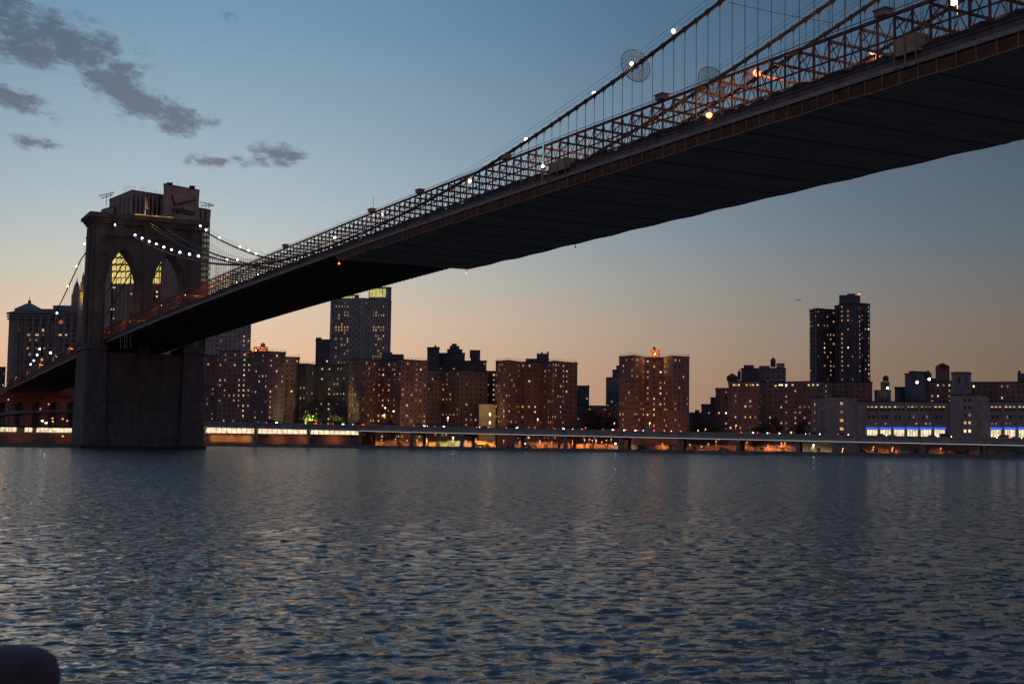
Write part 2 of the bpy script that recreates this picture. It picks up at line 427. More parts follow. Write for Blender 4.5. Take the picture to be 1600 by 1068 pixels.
def build_ground():
    pts = [VP(2600, SHO, GZ), VP(v_s(225), SHO, GZ), gpos(200, 489), gpos(100, 486), gpos(-300, 470), gpos(-2500, 470)]
    back = [CAM+FH*9000-_R*9000, CAM+FH*9000+_R*9000]
    poly = [(p.x, p.y) for p in pts]+[(p.x, p.y) for p in back]
    b = MB(); b.quad(*[(x, y, GZ) for x, y in poly])
    o = b.build('ground', M_ground); tag(o, kind='structure')
    me = o.data
    if me.polygons[0].normal.z < 0: me.flip_normals()
    # quay wall along the river edge
    q = thing('quay_wall', 'dark stone quay wall running along the far river edge', 'quay wall', pts[1]); q['kind'] = 'thing'
    for i in range(len(pts)-1):
        a, c = pts[i], pts[i+1]
        w = MB(); w.beam(Vector((a.x, a.y, -0.3)), Vector((c.x, c.y, -0.3)), 0.8, 3.22); w.build('wall', M_conc, q)
        k = MB(); k.beam(Vector((a.x, a.y, 1.43)), Vector((c.x, c.y, 1.43)), 1.0, 0.24); k.build('coping', M_conc, q)
build_ground()

def build_water():
    # wave field seen from the pier: finer near the bank, coarser far out
    a_in = np.linspace(R_(-30), R_(30), 1050)
    a_l = np.linspace(R_(-105), R_(-30), 60)[:-1]; a_r = np.linspace(R_(30), R_(105), 60)[1:]
    ang = np.concatenate([a_l, a_in, a_r])
    inv = np.linspace(1/9.0, 1/900.0, 780)
    rad = np.concatenate([1/inv, [1200, 2000, 4000, 9000]])
    step = np.gradient(rad)
    Rr, A = np.meshgrid(rad, ang, indexing='ij'); St = np.repeat(step[:, None], len(ang), 1)
    base = math.atan2(FH.y, FH.x)
    X = CX+Rr*np.cos(base-A); Y = CY+Rr*np.sin(base-A)
    LOST = np.zeros_like(X); Z = np.zeros_like(X); DX = np.zeros_like(X); DY = np.zeros_like(X)
    wind = base+R_(28)
    for i in range(64):
        lam = 0.15*(15.0)**(rng.random())
        k = 2*math.pi/lam
        th = wind+rng.normal(0, 0.55)
        amp = 0.0044*lam**0.93*(0.55+0.9*rng.random())
        if lam > 1.6: amp *= 0.85
        ph = rng.random()*6.283
        arg = k*(math.cos(th)*X+math.sin(th)*Y)+ph
        at = np.clip((lam/(2.2*St)-0.5), 0, 1)
        lat = Rr*(ang[200]-ang[199])
        at = at*np.clip(lam/(2.2*lat)-0.5, 0, 1)
        g = 0.72+0.5*np.sin(0.021*X*math.cos(i)+0.017*Y*math.sin(i*1.7)+i)    # gusts: patches of rougher and calmer water
        Z += amp*at*g*np.sin(arg); LOST += 0.5*(amp*k)**2*(1-at*at)
        DX += -amp*0.75*at*g*math.cos(th)*np.cos(arg); DY += -amp*0.75*at*g*math.sin(th)*np.cos(arg)
    X2 = X-DX*-1; Y2 = Y-DY*-1
    nr, na = X.shape
    co = np.stack([X2, Y2, Z], -1).reshape(-1, 3).astype(np.float32)
    idx = np.arange(nr*na).reshape(nr, na)
    q = np.stack([idx[:-1, :-1], idx[:-1, 1:], idx[1:, 1:], idx[1:, :-1]], -1).reshape(-1, 4)[:, ::-1]
    me = bpy.data.meshes.new('water')
    me.vertices.add(len(co)); me.vertices.foreach_set('co', co.ravel())
    me.loops.add(q.size); me.loops.foreach_set('vertex_index', q.ravel().astype(np.int32))
    me.polygons.add(len(q)); me.polygons.foreach_set('loop_start', np.arange(0, q.size, 4, dtype=np.int32))
    me.polygons.foreach_set('loop_total', np.full(len(q), 4, dtype=np.int32))
    me.polygons.foreach_set('use_smooth', np.ones(len(q), dtype=bool))
    me.update(calc_edges=True); me.validate()
    la = me.attributes.new('unresolved_slope', 'FLOAT', 'POINT'); la.data.foreach_set('value', np.sqrt(LOST).ravel().astype(np.float32))
    if me.polygons[1000].normal.z < 0: me.flip_normals()
    m = bpy.data.materials.new('river_water'); m.use_nodes = True
    N, L = m.node_tree.nodes, m.node_tree.links
    b = N['Principled BSDF']
    b.inputs['Base Color'].default_value = (0.046, 0.060, 0.070, 1); b.inputs['Roughness'].default_value = 0.15; b.inputs['IOR'].default_value = 1.33
    geo = N.new('ShaderNodeNewGeometry')
    # ripples too small for the mesh: the noise is read as surface slope, so far water keeps its full roughness
    def slope(sx, sy, rot, scale, det, k):
        mp = N.new('ShaderNodeMapping'); mp.vector_type = 'TEXTURE'; mp.inputs['Scale'].default_value = (sx, sy, 1); mp.inputs['Rotation'].default_value = (0, 0, rot)
        L.new(geo.outputs['Position'], mp.inputs[0])
        n = N.new('ShaderNodeTexNoise'); n.inputs['Scale'].default_value = scale; n.inputs['Detail'].default_value = det; n.inputs['Roughness'].default_value = 0.62
        L.new(mp.outputs[0], n.inputs['Vector'])
        v = N.new('ShaderNodeVectorMath'); v.operation = 'SUBTRACT'; L.new(n.outputs['Color'], v.inputs[0]); v.inputs[1].default_value = (.5, .5, .5)
        w = N.new('ShaderNodeVectorMath'); w.operation = 'MULTIPLY'; L.new(v.outputs[0], w.inputs[0]); w.inputs[1].default_value = (k, k, 0)
        return w.outputs[0]
    # gust patches: bands of rougher and calmer water
    def patch(sx, sy, scale, det):
        mp = N.new('ShaderNodeMapping'); mp.vector_type = 'TEXTURE'; mp.inputs['Scale'].default_value = (sx, sy, 1); mp.inputs['Rotation'].default_value = (0, 0, base+0.12)
        L.new(geo.outputs['Position'], mp.inputs[0])
        n = N.new('ShaderNodeTexNoise'); n.inputs['Scale'].default_value = scale; n.inputs['Detail'].default_value = det; n.inputs['Roughness'].default_value = 0.65
        L.new(mp.outputs[0], n.inputs['Vector'])
        r = N.new('ShaderNodeMapRange'); r.inputs[1].default_value = 0.32; r.inputs[2].default_value = 0.68; r.inputs[3].default_value = 0.5; r.inputs[4].default_value = 1.4
        L.new(n.outputs[0], r.inputs[0]); return r.outputs[0]
    pt = patch(3.0, 1.0, 0.16, 5)
    acc = geo.outputs['Normal']
    # where the mesh is too coarse for the short waves their slopes come from the noise instead
    at_ = N.new('ShaderNodeAttribute'); at_.attribute_name = 'unresolved_slope'
    lost = N.new('ShaderNodeMath'); lost.operation = 'MULTIPLY'; L.new(at_.outputs['Fac'], lost.inputs[0]); lost.inputs[1].default_value = 20.0
    ls = N.new('ShaderNodeVectorMath'); ls.operation = 'SCALE'; L.new(slope(1.0, 1.7, wind-0.1, 2.6, 2, 1.0), ls.inputs[0]); L.new(lost.outputs[0], ls.inputs['Scale'])
    la_ = N.new('ShaderNodeVectorMath'); la_.operation = 'ADD'; L.new(acc, la_.inputs[0]); L.new(ls.outputs[0], la_.inputs[1]); acc = la_.outputs[0]
    for args in ((1.0, 1.6, wind+0.2, 7.0, 3, 0.55), (1.0, 1.9, wind-0.35, 1.6, 2, 0.30)):
        sc1 = N.new('ShaderNodeVectorMath'); sc1.operation = 'SCALE'; L.new(slope(*args), sc1.inputs[0]); L.new(pt, sc1.inputs['Scale'])
        ad = N.new('ShaderNodeVectorMath'); ad.operation = 'ADD'; L.new(acc, ad.inputs[0]); L.new(sc1.outputs[0], ad.inputs[1]); acc = ad.outputs[0]
    nn_ = N.new('ShaderNodeVectorMath'); nn_.operation = 'NORMALIZE'; L.new(acc, nn_.inputs[0]); L.new(nn_.outputs[0], b.inputs['Normal'])
    me.materials.append(m)
    o = put('water', me); tag(o, kind='structure')
build_water()

# the pier the picture is taken from, just below the frame
def build_pier():
    b = MB()
    a = CAM+FH*6.2; c = CAM-FH*14
    for (p, w) in ((a, 16), (c, 16)): pass
    pl = [a-_R*16, a+_R*16, c+_R*16, c-_R*16]
    b.prism([(p.x, p.y) for p in pl], -1.0, 2.42)
    tag(b.build('pier_floor', M_conc), kind='structure')
    p = at_depth(11, 1038, 3.6)
    t = thing('bollard', 'dark round-topped bollard, out of focus, in the near bottom corner', 'bollard', (p.x, p.y, 2.42))
    s = MB(); s.lathe((p.x, p.y, 2.42), [(0.17, 0), (0.17, 0.10), (0.115, 0.16), (0.112, 0.70), (0.12, 0.86)], 24); s.build('post', M_bollard, t, smooth=True)
    s = MB(); top = p.z+0.045-2.42
    s.lathe((p.x, p.y, 2.42), [(0.12, 0.86), (0.135, 0.90), (0.137, top-0.07), (0.125, top-0.03), (0.095, top-0.008), (0.04, top), (0.001, top+0.001)], 24); s.build('cap', M_bollard, t, smooth=True)
build_pier()

# ================================================================== BRIDGE
SP = 2.29                                     # panel length of the trusses
def LZ(x):                                    # height of the deck edge along the bridge
    if x >= 0:
        t = x/243.0; return 37.15+2.8*t*(2-t)
    return 37.15+0.030*x
def CZ_(x, far=False):                        # main cable
    if x >= 0:
        z = 42.3+0.000685*(x-243)**2
        if x < 200: z += 1.3*math.sin(math.pi*x/200)
        if far and x < 200: z += 2.4*(x/30 if x < 30 else 1-(x-30)/170)
        return z
    return 82.7+0.318*x+0.00040*x*x
YN, YF = -12.6, 12.6
XEND = 500.0

def build_tower():
    t = thing('bridge_tower', 'tall grey stone bridge tower with two pointed arches', 'bridge tower', (0, 0, 0))
    XB, XF = -5.5, 7.5
    Y0, Y1 = -19.4, 19.4
    a, zs, h = 6.2, 57.0, 14.5
    zt = 79.6
    Rr = (a*a+h*h)/(2*a)
    # foot in the river: two wide buttress blocks with a recessed wall between them
    for (y0, y1, n) in ((-20.4, -13.4, 'pedestal'), (13.6, 21.0, 'pedestal')):
        b = MB(); b.hexa([(-12.5, y0-0.6, -3), (10.2, y0-0.6, -3), (10.2, y1+0.4, -3), (-12.5, y1+0.4, -3), (-11.6, y0+0.1, 34.6), (9.4, y0+0.1, 34.6), (9.4, y1-0.1, 34.6), (-11.6, y1-0.1, 34.6)])
        b.build(n, M_stone2, t)
        b = MB(); b.box(-12.0, 9.8, y0-0.35, y1+0.25, 34.62, 35.7); b.box(-11.6, 9.2, y0, y1, 35.71, 36.4); b.build('string_course', M_stone2, t)
        b = MB(); b.box(-13.4, 11.2, y0-1.4, y1+1.2, -3, 1.2); b.build('footing', M_tide, t)
    b = MB(); b.hexa([(-11, -13.8, -3), (8.2, -13.8, -3), (8.2, 14, -3), (-11, 14, -3), (-10.4, -13.4, 33.8), (7.6, -13.4, 33.8), (7.6, 13.7, 33.8), (-10.4, 13.7, 33.8)]); b.build('recessed_wall', M_stone2, t)
    b = MB(); b.box(-12.4, 10.0, -13.9, 13.9, -3, 0.9); b.build('footing', M_tide, t)
    # three piers from the roadway up
    for (y0, y1) in ((Y0, -14.4), (-2.0, 2.0), (14.4, Y1)):
        b = MB(); b.box(XB, XF, y0, y1, 33.0, zt); b.build('pier', M_stone, t)
        yc = (y0+y1)/2; w = (y1-y0)*0.30
        b = MB(); b.hexa([(XF, yc-w, 36.5), (XF+1.3, yc-w, 36.5), (XF+1.3, yc+w, 36.5), (XF, yc+w, 36.5), (XF, yc-w, 78.6), (XF+0.6, yc-w, 78.6), (XF+0.6, yc+w, 78.6), (XF, yc+w, 78.6)]); b.build('buttress', M_stone, t)
    for (y0, y1) in ((Y0-0.02, Y0-1.1),):
        b = MB(); b.hexa([(-2.6, y1, 36.5), (4.4, y1, 36.5), (4.4, y0, 36.5), (-2.6, y0, 36.5), (-2.0, y1+.5, 78.6), (3.8, y1+.5, 78.6), (3.8, y0, 78.6), (-2.0, y0, 78.6)]); b.build('buttress', M_stone, t)
    # walls over the arches and the arch rings
    for c in (-8.2, 8.2):
        arc = []
        for i in range(25):
            y = -a+a*i/24
            arc.append((y, math.sqrt(max(Rr*Rr-(y+a-Rr)**2, 0))))
        arc = arc+[(-y, z) for (y, z) in reversed(arc[:-1])]
        xf = XF-0.9
        b = MB()
        for (p, q) in zip(arc[:-1], arc[1:]):
            b.hexa([(XB+.5, c+p[0], zs+p[1]), (xf, c+p[0], zs+p[1]), (xf, c+q[0], zs+q[1]), (XB+.5, c+q[0], zs+q[1]),
                    (XB+.5, c+p[0], zt), (xf, c+p[0], zt), (xf, c+q[0], zt), (XB+.5, c+q[0], zt)])
        b.build('arch_wall', M_stone, t)
        b = MB()
        for (p, q) in zip(arc[:-1], arc[1:]):
            def o(pt, k):
                r = Vector((pt[0], pt[1]+4)).normalized(); return (c+pt[0]+r.x*k, zs+pt[1]+r.y*k)
            P0, Q0, P1, Q1 = (c+p[0], zs+p[1]), (c+q[0], zs+q[1]), o(p, 1.3), o(q, 1.3)
            b.hexa([(xf+.01, *P0), (xf+.45, *P0), (xf+.45, *Q0), (xf+.01, *Q0), (xf+.01, *P1), (xf+.45, *P1), (xf+.45, *Q1), (xf+.01, *Q1)])
        b.build('arch_ring', M_stone, t)
    b = MB(); b.box(XB-.25, XF+.25, Y0-.25, Y1+.25, 75.2, 76.0); b.build('string_course', M_stone, t)
    for z0, z1, k in ((79.62, 80.5, 0.5), (80.51, 81.4, 1.1), (81.41, 82.7, 1.9), (82.71, 83.2, 1.4)):
        b = MB(); b.box(XB-k, XF+k, Y0-k, Y1+k, z0, z1); b.build('cornice', M_stone, t)
    b = MB(); b.box(-3.5, 5.0, -16, 16.5, 83.22, 83.6); b.build('attic', M_stone, t)
    # floodlit parapet block on the tower top, its gold put into the stone colour
    k = thing('tower_top_floodlight', 'yellow floodlit parapet block behind the flagpole on the tower top', 'floodlight', (0, 3, 85.3))
    b = MB(); b.box(-3.0, 1.4, -4, 10, 83.62, 84.6); b.box(-3.2, 1.6, -4.2, 10.2, 84.61, 84.8); b.build('parapet', M_gold, k)
    for y in (-3, 3.4, 8.6):
        b = MB(); b.box(3.0, 3.5, y-.2, y+.2, 83.62, 83.85); b.build('lamp', G_mercy, k)
        point('flood', (3.0, y, 84.3), 60, (1, 0.72, 0.3), k, 0.2)
    f = thing('flagpole', 'flagpole with a limp striped flag on the tower top', 'flagpole', (2.6, 0.5, 83.6))
    p = at_x(227.0, 331, 2.6)
    b = MB(); b.tube([(2.6, p.y, 83.6), (2.6, p.y, 92.0)], [0.12, 0.07], 8); b.build('pole', M_white, f)
    b = MB(); b.lathe((2.6, p.y, 92.0), [(0.05, 0), (0.16, 0.1), (0.16, 0.22), (0.02, 0.32)], 8); b.build('finial', M_gold, f)
    # flag hanging in folds; red and white stripes, blue canton
    mf = bpy.data.materials.new('striped_flag'); mf.use_nodes = True
    N, L = mf.node_tree.nodes, mf.node_tree.links
    at = N.new('ShaderNodeVertexColor'); at.layer_name = 'cloth'; L.new(at.outputs[0], N['Principled BSDF'].inputs['Base Color']); N['Principled BSDF'].inputs['Roughness'].default_value = 0.8
    b = MB(); nu, nv = 13, 20; W_ = 0.95; cols = []
    for i in range(nu+1):
        for j in range(nv+1):
            s = i/nu; w = j/nv
            y = p.y+0.08+W_*s*(0.45+0.55*w)+0.05*math.sin(9*w+5*s); x = 2.6+0.22*math.sin(s*13+w*2.0)*(0.4+w); z = 91.6-4.6*w-0.5*s
            b.v.append((x, y, z))
    for i in range(nu):
        for j in range(nv):
            k0 = i*(nv+1)+j; b.f.append((k0, k0+1, k0+nv+2, k0+nv+1)); b.m.append(0)
            canton = i < 6 and j < 9
            cols.append((0.03, 0.04, 0.16) if canton else ((0.45, 0.03, 0.03) if i % 2 == 0 else (0.65, 0.62, 0.58)))
    me = b.mesh('flag', mf); lay = me.color_attributes.new('cloth', 'FLOAT_COLOR', 'CORNER')
    for pl, c in zip(me.polygons, cols):
        for li in pl.loop_indices: lay.data[li].color = (*c, 1)
    put('flag', me, f)
    point('flag_light', (7.5, p.y-1.5, 84.2), 900, (1, 0.55, 0.2), f, 0.2)
build_tower()

BR = thing('suspension_bridge', 'long suspension bridge with brown lattice trusses, hung cables and dark underside', 'bridge', (0, 0, 0))
XS = [i*SP for i in range(-128, int(XEND/SP)+1)]          # panel points
XPLAT = 249.0                                             # where the maintenance platform under the deck begins

def sweep(profile, xs, zfun):
    """profile: closed (y, dz) ring swept along the bridge"""
    b = MB(); n = len(profile); prev = None
    for x in xs:
        b0 = len(b.v)
        for (y, dz) in profile: b.v.append((x, y, zfun(x)+dz))
        if prev is not None:
            for k in range(n):
                j = (k+1) % n
                b.f.append((prev+k, prev+j, b0+j, b0+k)); b.m.append(0)
        else:
            b.f.append(tuple(b0+k for k in range(n))); b.m.append(0)
        prev = b0
    b.f.append(tuple(prev+k for k in reversed(range(n)))); b.m.append(0)
    return b
def rect(y0, y1, z0, z1): return [(y0, z0), (y1, z0), (y1, z1), (y0, z1)]

def build_deck():
    xs = XS[::3]
    dk = sweep(rect(-12.4, 12.4, 0.55, 0.95), xs, LZ).build('deck', M_road, BR)
    sweep(rect(-13.6, -13.15, -0.22, 0.22), xs, LZ).build('edge_ledge', M_steel2, dk)
    sweep(rect(13.15, 13.6, -0.22, 0.22), xs, LZ).build('edge_ledge', M_steel2, dk)
    for y0, y1 in ((-13.12, -12.55), (12.55, 13.12)):
        sweep(rect(y0, y1, -0.1, 0.9), xs, LZ).build('edge_girder', M_under, dk)
    for y in (-8.4, -3.8, 3.8, 8.4):
        sweep(rect(y-.2, y+.2, -0.35, 0.54), xs, LZ).build('stringer', M_under, dk)
    ub = unit_mesh('floor_beam', M_under)
    for x in XS:
        if -290 < x < XPLAT and abs(x) > 12:
            put('floor_beam', ub, dk, beam_mw((x, -13.1, LZ(x)+0.0), (x, 13.1, LZ(x)+0.0), 0.32, 0.95))
    # footway raised between the inner trusses
    pr = sweep(rect(-2.6, 2.6, 3.7, 3.95), xs, LZ).build('promenade', M_tank, BR)
    for y in (-2.6, 2.6):
        for dz in (4.5, 5.05):
            sweep(rect(y-.04, y+.04, dz-.04, dz+.04), xs, LZ).build('handrail', M_steel, pr)
    # torn netting and stacked gear along the roadway edge
    for y, sd in ((-12.98, 1), (-11.2, 2), (11.8, 3)):
        rr = random.Random(sd); b = MB(); x = -60.0; h = 1.6
        while x < 430:
            x2 = x+.5+rr.random()*1.1; h2 = 1.25+rr.random()*.75
            b.hexa([(x, y-.05, LZ(x)+.2), (x2, y-.05, LZ(x2)+.2), (x2, y+.05, LZ(x2)+.2), (x, y+.05, LZ(x)+.2), (x, y-.05, LZ(x)+h), (x2, y-.05, LZ(x2)+h2), (x2, y+.05, LZ(x2)+h2), (x, y+.05, LZ(x)+h)])
            x, h = x2, h2
        b.build('netting', M_net, dk, 'stuff')
    # pipes and crash rail beside the roadway, seen under the truss
    for (y, dz, r) in ((-12.95, 1.15, .12), (-12.2, 1.45, .10), (-12.95, 1.62, .05), (11.6, 1.5, .12), (12.2, 1.3, .1)):
        sweep([(y+r*math.cos(q), dz+r*math.sin(q)) for q in (0, 1.05, 2.1, 3.14, 4.19, 5.24)], xs, LZ).build('pipe', M_under if r > .06 else M_steel2, dk)
build_deck()

def build_trusses():
    up = unit_mesh('post', M_steel); ud = unit_mesh('diagonal', M_steel); us = unit_mesh('overhead_strut', M_steel)
    for (y, zt, near) in ((YN, 5.55, True), (-4.4, 5.2, False), (4.4, 5.2, False), (YF, 5.55, False)):
        xs = [x for x in XS if x > -292]
        tr = sweep(rect(y-.15, y+.15, zt-.16, zt+.13), xs, LZ).build('stiffening_truss', M_steel, BR)
        sweep(rect(y-.15, y+.15, 0.96, 1.26), xs, LZ).build('bottom_chord', M_steel, tr)
        if near or y == YF:
            sweep(rect(y-.03, y+.03, zt+.42, zt+.48), xs, LZ).build('top_rail', M_under, tr)
        if near:
            sweep(rect(y-.06, y+.06, 3.15, 3.32), xs, LZ).build('middle_chord', M_steel, tr)
        rest = MB()
        for i, x in enumerate(xs[:-1]):
            x2 = xs[i+1]
            a0, a1 = Vector((x, y, LZ(x)+1.2)), Vector((x, y, LZ(x)+zt-.1))
            b0, b1 = Vector((x2, y, LZ(x2)+1.2)), Vector((x2, y, LZ(x2)+zt-.1))
            if near and x > -60: put('post', up, tr, beam_mw(a0, a1, 0.19, 0.19))
            else: rest.beam(a0, a1, 0.2, 0.2)
            if near and x > 150 and x < 430:
                put('diagonal', ud, tr, beam_mw(a0, b1, 0.06, 0.085)); put('diagonal', ud, tr, beam_mw(a1, b0, 0.06, 0.085))
            else:
                rest.beam(a0, b1, 0.07, 0.10); rest.beam(a1, b0, 0.07, 0.10)
        rest.build('lattice', M_steel, tr, 'stuff')
        if near:
            for (u, v) in ((1380, 24), (1034, 156), (791, 248), (656, 300), (581, 331), (446, 387)):
                p = at_y(u, v, y); x = p.x
                bx = MB(); z = LZ(x)+zt+.17
                bx.prism([(x-.75, y-.5), (x+.75, y-.5), (x+.75, y+.5), (x-.75, y+.5)], z, z+.55)
                bx.prism([(x-.9, y-.6), (x+.9, y-.6), (x+.9, y+.6), (x-.9, y+.6)], z+.551, z+.68)
                bx.build('chord_box', M_steel2, tr)
    # overhead struts tying the outer trusses to the inner ones
    tie = None
    k = 0
    for i, x in enumerate(XS):
        if x < -60 or i % 2: continue
        for s in (-1, 1):
            a, c = Vector((x, s*12.4, LZ(x)+5.25)), Vector((x, s*4.5, LZ(x)+5.0))
            if tie is None:
                tie = MB(); tie.beam(a, c, .2, .3); tie = tie.build('overhead_bracing', M_steel, BR); continue
            if k < 290 and s < 0:
                put('overhead_strut', us, tie, beam_mw(a, c, 0.18, 0.28)); k += 1
                d = a.lerp(c, 0.14); put('knee_brace', us, tie, beam_mw((x, s*12.5, LZ(x)+4.1), d, 0.1, 0.14))
            elif s > 0:
                put('overhead_strut', us, tie, beam_mw(a, c, 0.18, 0.28)) if k < 290 else None; k += 1
build_trusses()

def build_platform():
    # cloth-covered working platform hung below the deck, and its boarded side
    xs = [XPLAT+i*SP for i in range(int((XEND-XPLAT)/SP)+1)]
    dep = 1.62
    def drop(x):
        k = min(1.0, (x-XPLAT)/22.0); sag = 0.30*math.sin((x-XPLAT)/11.5*math.pi)*math.exp(-(x-XPLAT)/30)
        return -dep*(0.80+0.20*k)-sag*0.4+0.06*math.sin(x*0.55)
    b = MB(); ny = 14; prev = None; sub = 3
    fine = [XPLAT+i*SP/sub for i in range((len(xs)-1)*sub+1)]
    for x in fine:
        b0 = len(b.v)
        fr = ((x-XPLAT)/SP) % 1.0
        for j in range(ny+1):
            y = -13.55+27.1*j/ny
            z = LZ(x)+drop(x)-0.09*math.sin(math.pi*fr)*(0.6+0.4*math.sin(j*2.1+x*.3))+0.05*math.sin(1.7*y+x*0.21)
            b.v.append((x, y, z))
        if prev is not None:
            for j in range(ny):
                b.f.append((prev+j, b0+j, b0+j+1, prev+j+1)); b.m.append(0)
        prev = b0
    pf = b.build('work_platform', M_tarp, BR, smooth=True)
    # end skirt
    e = MB()
    for j in range(ny):
        y0, y1 = -13.55+27.1*j/ny, -13.55+27.1*(j+1)/ny
        e.quad((XPLAT, y0, LZ(XPLAT)+drop(XPLAT)), (XPLAT, y1, LZ(XPLAT)+drop(XPLAT)), (XPLAT-2.5, y1, LZ(XPLAT)-.2), (XPLAT-2.5, y0, LZ(XPLAT)-.2))
    e.build('end_skirt', M_tarp, pf)
    ub = unit_mesh('batten', M_batten); uj = unit_mesh('joist', M_under)
    for side in (-1, 1):
        rope = []
        for i, x in enumerate(xs[:-1]):
            x2 = xs[i+1]; y = side*13.52
            p = MB(); t0, t1 = LZ(x)-.42, LZ(x2)-.42
            o = side*0.05
            p.hexa([(x+.02, y, LZ(x)+drop(x)+.02), (x2-.02, y, LZ(x2)+drop(x2)+.02), (x2-.02, y+o, LZ(x2)+drop(x2)+.02), (x+.02, y+o, LZ(x)+drop(x)+.02),
                    (x+.02, y, t0), (x2-.02, y, t1), (x2-.02, y+o, t1), (x+.02, y+o, t0)])
            if side < 0 or i < 70: p.build('fascia_panel', M_fascia, pf)
            if side < 0: put('batten', ub, pf, beam_mw((x, y-.10, LZ(x)+drop(x)), (x, y-.10, LZ(x)-.3), .09, .09))
            rope.append((x, side*13.60, LZ(x)+drop(x)+.0))
        r = MB(); r.tube(rope, 0.075, 5); r.build('edge_rail', M_batten, pf)
    for i, x in enumerate(xs[4::4]):
        z = LZ(x)+drop(x)-.12
        put('joist', uj, pf, beam_mw((x, -13.3, z), (x, 13.3, z), .10, .08))
    for (u, v, y) in ((526, 406, -13.5), (727, 421, 13.5)):
        q = thing('navigation_lamp', 'red navigation lamp under the %s corner of the bridge work platform' % ('near' if y < 0 else 'far'), 'navigation lamp', (XPLAT, y, LZ(XPLAT)-2.2))
        s = MB(); s.tube([(XPLAT, y, LZ(XPLAT)+drop(XPLAT)), (XPLAT, y, LZ(XPLAT)-1.95)], .05, 6); s.build('stem', M_under, q)
        s = MB(); s.lathe((XPLAT, y, LZ(XPLAT)-2.3), [(.06, 0), (.17, .08), (.17, .28), (.06, .36)], 8); s.build('globe', G_nav, q)
    # small dark lamp hanging off the far edge
    p = at_y(899, 382, 13.5)
    q = thing('hanging_fitting', 'small dark fitting hanging under the far edge of the work platform', 'fitting', p)
    s = MB(); s.tube([(p.x, 13.5, LZ(p.x)-1.4), (p.x, 13.5, LZ(p.x)-2.05)], .06, 6); s.build('stem', M_under, q)
    s = MB(); s.lathe((p.x, 13.5, LZ(p.x)-2.35), [(.05, 0), (.16, .1), (.1, .3)], 8); s.build('fitting_body', M_under, q)
build_platform()

def build_cables():
    ys = [(-12.6, 'near'), (-0.4, 'a'), (4.4, 'b'), (14.2, 'far')]
    ub = None
    bm_ = MB(); bm_.lathe((0, 0, 0), [(.24, -.16), (.31, -.15), (.31, .15), (.24, .16)], 10); band = bm_.mesh('cable_band', M_cable)
    sm_ = MB(); sm_.lathe((0, 0, 0), [(.034, 0), (.034, 1)], 5); susp = sm_.mesh('suspender', M_wire)
    cone = MB(); cone.lathe((0, 0, 0), [(.04, -.75), (.07, -.5), (.17, -.2)], 8); clevis = cone.mesh('suspender_socket', M_cable)
    for y, which in ys:
        xs = [x for x in XS if 1.0 <= x <= 470]
        def YC(x):
            return y
        pts = [Vector((1.0, y, CZ_(1.0, which == 'far')))]+[Vector((x, y, CZ_(x, which == 'far'))) for x in xs if x > 2]
        b = MB(); b.tube(pts, 0.235, 10); cb = b.build('main_cable', M_cable, BR, smooth=True)
        rest = MB()
        for x in xs:
            z = CZ_(x, which == 'far'); top = LZ(x)+5.7
            if z < top+0.3 or x < 8: continue
            mw = Matrix.Translation((x, y, z))
            d = Vector((1, 0, 2*0.000685*(x-243))).normalized(); rot = d.to_track_quat('Z', 'Y').to_matrix().to_4x4()
            solo = (which == 'near' and x < 430) or (which in 'ab' and 330 < x < 430)
            low = LZ(x)+(5.4 if which in ('near', 'far') else 4.0)
            if solo:
                put('cable_band', band, cb, mw @ rot)
                put('suspender', susp, cb, Matrix.Translation((x, y, low)) @ Matrix.Diagonal((1, 1, z-low-.2, 1)))
                if x > 280: put('suspender_socket', clevis, cb, mw)
            elif x < 440:
                rest.tube([(x, y, low), (x, y, z)], .034, 4, False)
                rest.tube([(x, y, z-.5), (x, y, z-.15)], [.06, .2], 5, False)
        if len(rest.v): rest.build('suspender_wires', M_wire, cb, 'stuff')
        # hand ropes over the cable
        for dz, dy in ((1.25, -.28), (1.1, .28)):
            h = MB(); h.tube([(p.x, y+dy, p.z+dz) for p in pts if p.x < 440], .022, 4, False); h.build('hand_rope', M_wire, cb)
        # side span towards the city
        ye = y*1.0-(3.6 if which == 'near' else 0)
        sp = [Vector((-1.0-i*6.0, y+(ye-y)*min(1, i/6.0), CZ_(-1.0-i*6.0))) for i in range(47)]
        b = MB(); b.tube(sp, .235, 8); sc_ = b.build('side_span_cable', M_cable, BR, smooth=True)
        if which == 'near':
            r2 = MB()
            for p in sp[1:]:
                if p.z > LZ(p.x)+6: r2.tube([(p.x, p.y, LZ(p.x)+5.4), p], .034, 4, False)
            r2.build('suspender_wires', M_wire, sc_, 'stuff')
    # inclined stays from the tower head
    for y in (-12.6, 14.2):
        for i in range(22):
            x = 14+i*5.6
            b = MB(); b.tube([(7.0, y, 80.0), (x, y*0.985, LZ(x)+5.5)], .03, 4, False); b.build('stay', M_wire, BR)
    # wires crossing overhead between the cables
    a, c = at_y(1138, 4, -12.6), at_y(1300, 36, -0.4)
    b = MB(); b.tube([a, a.lerp(c, .5)-Vector((0, 0, .15)), c], .035, 5, False); b.build('cross_wire', M_wire, BR)
build_cables()

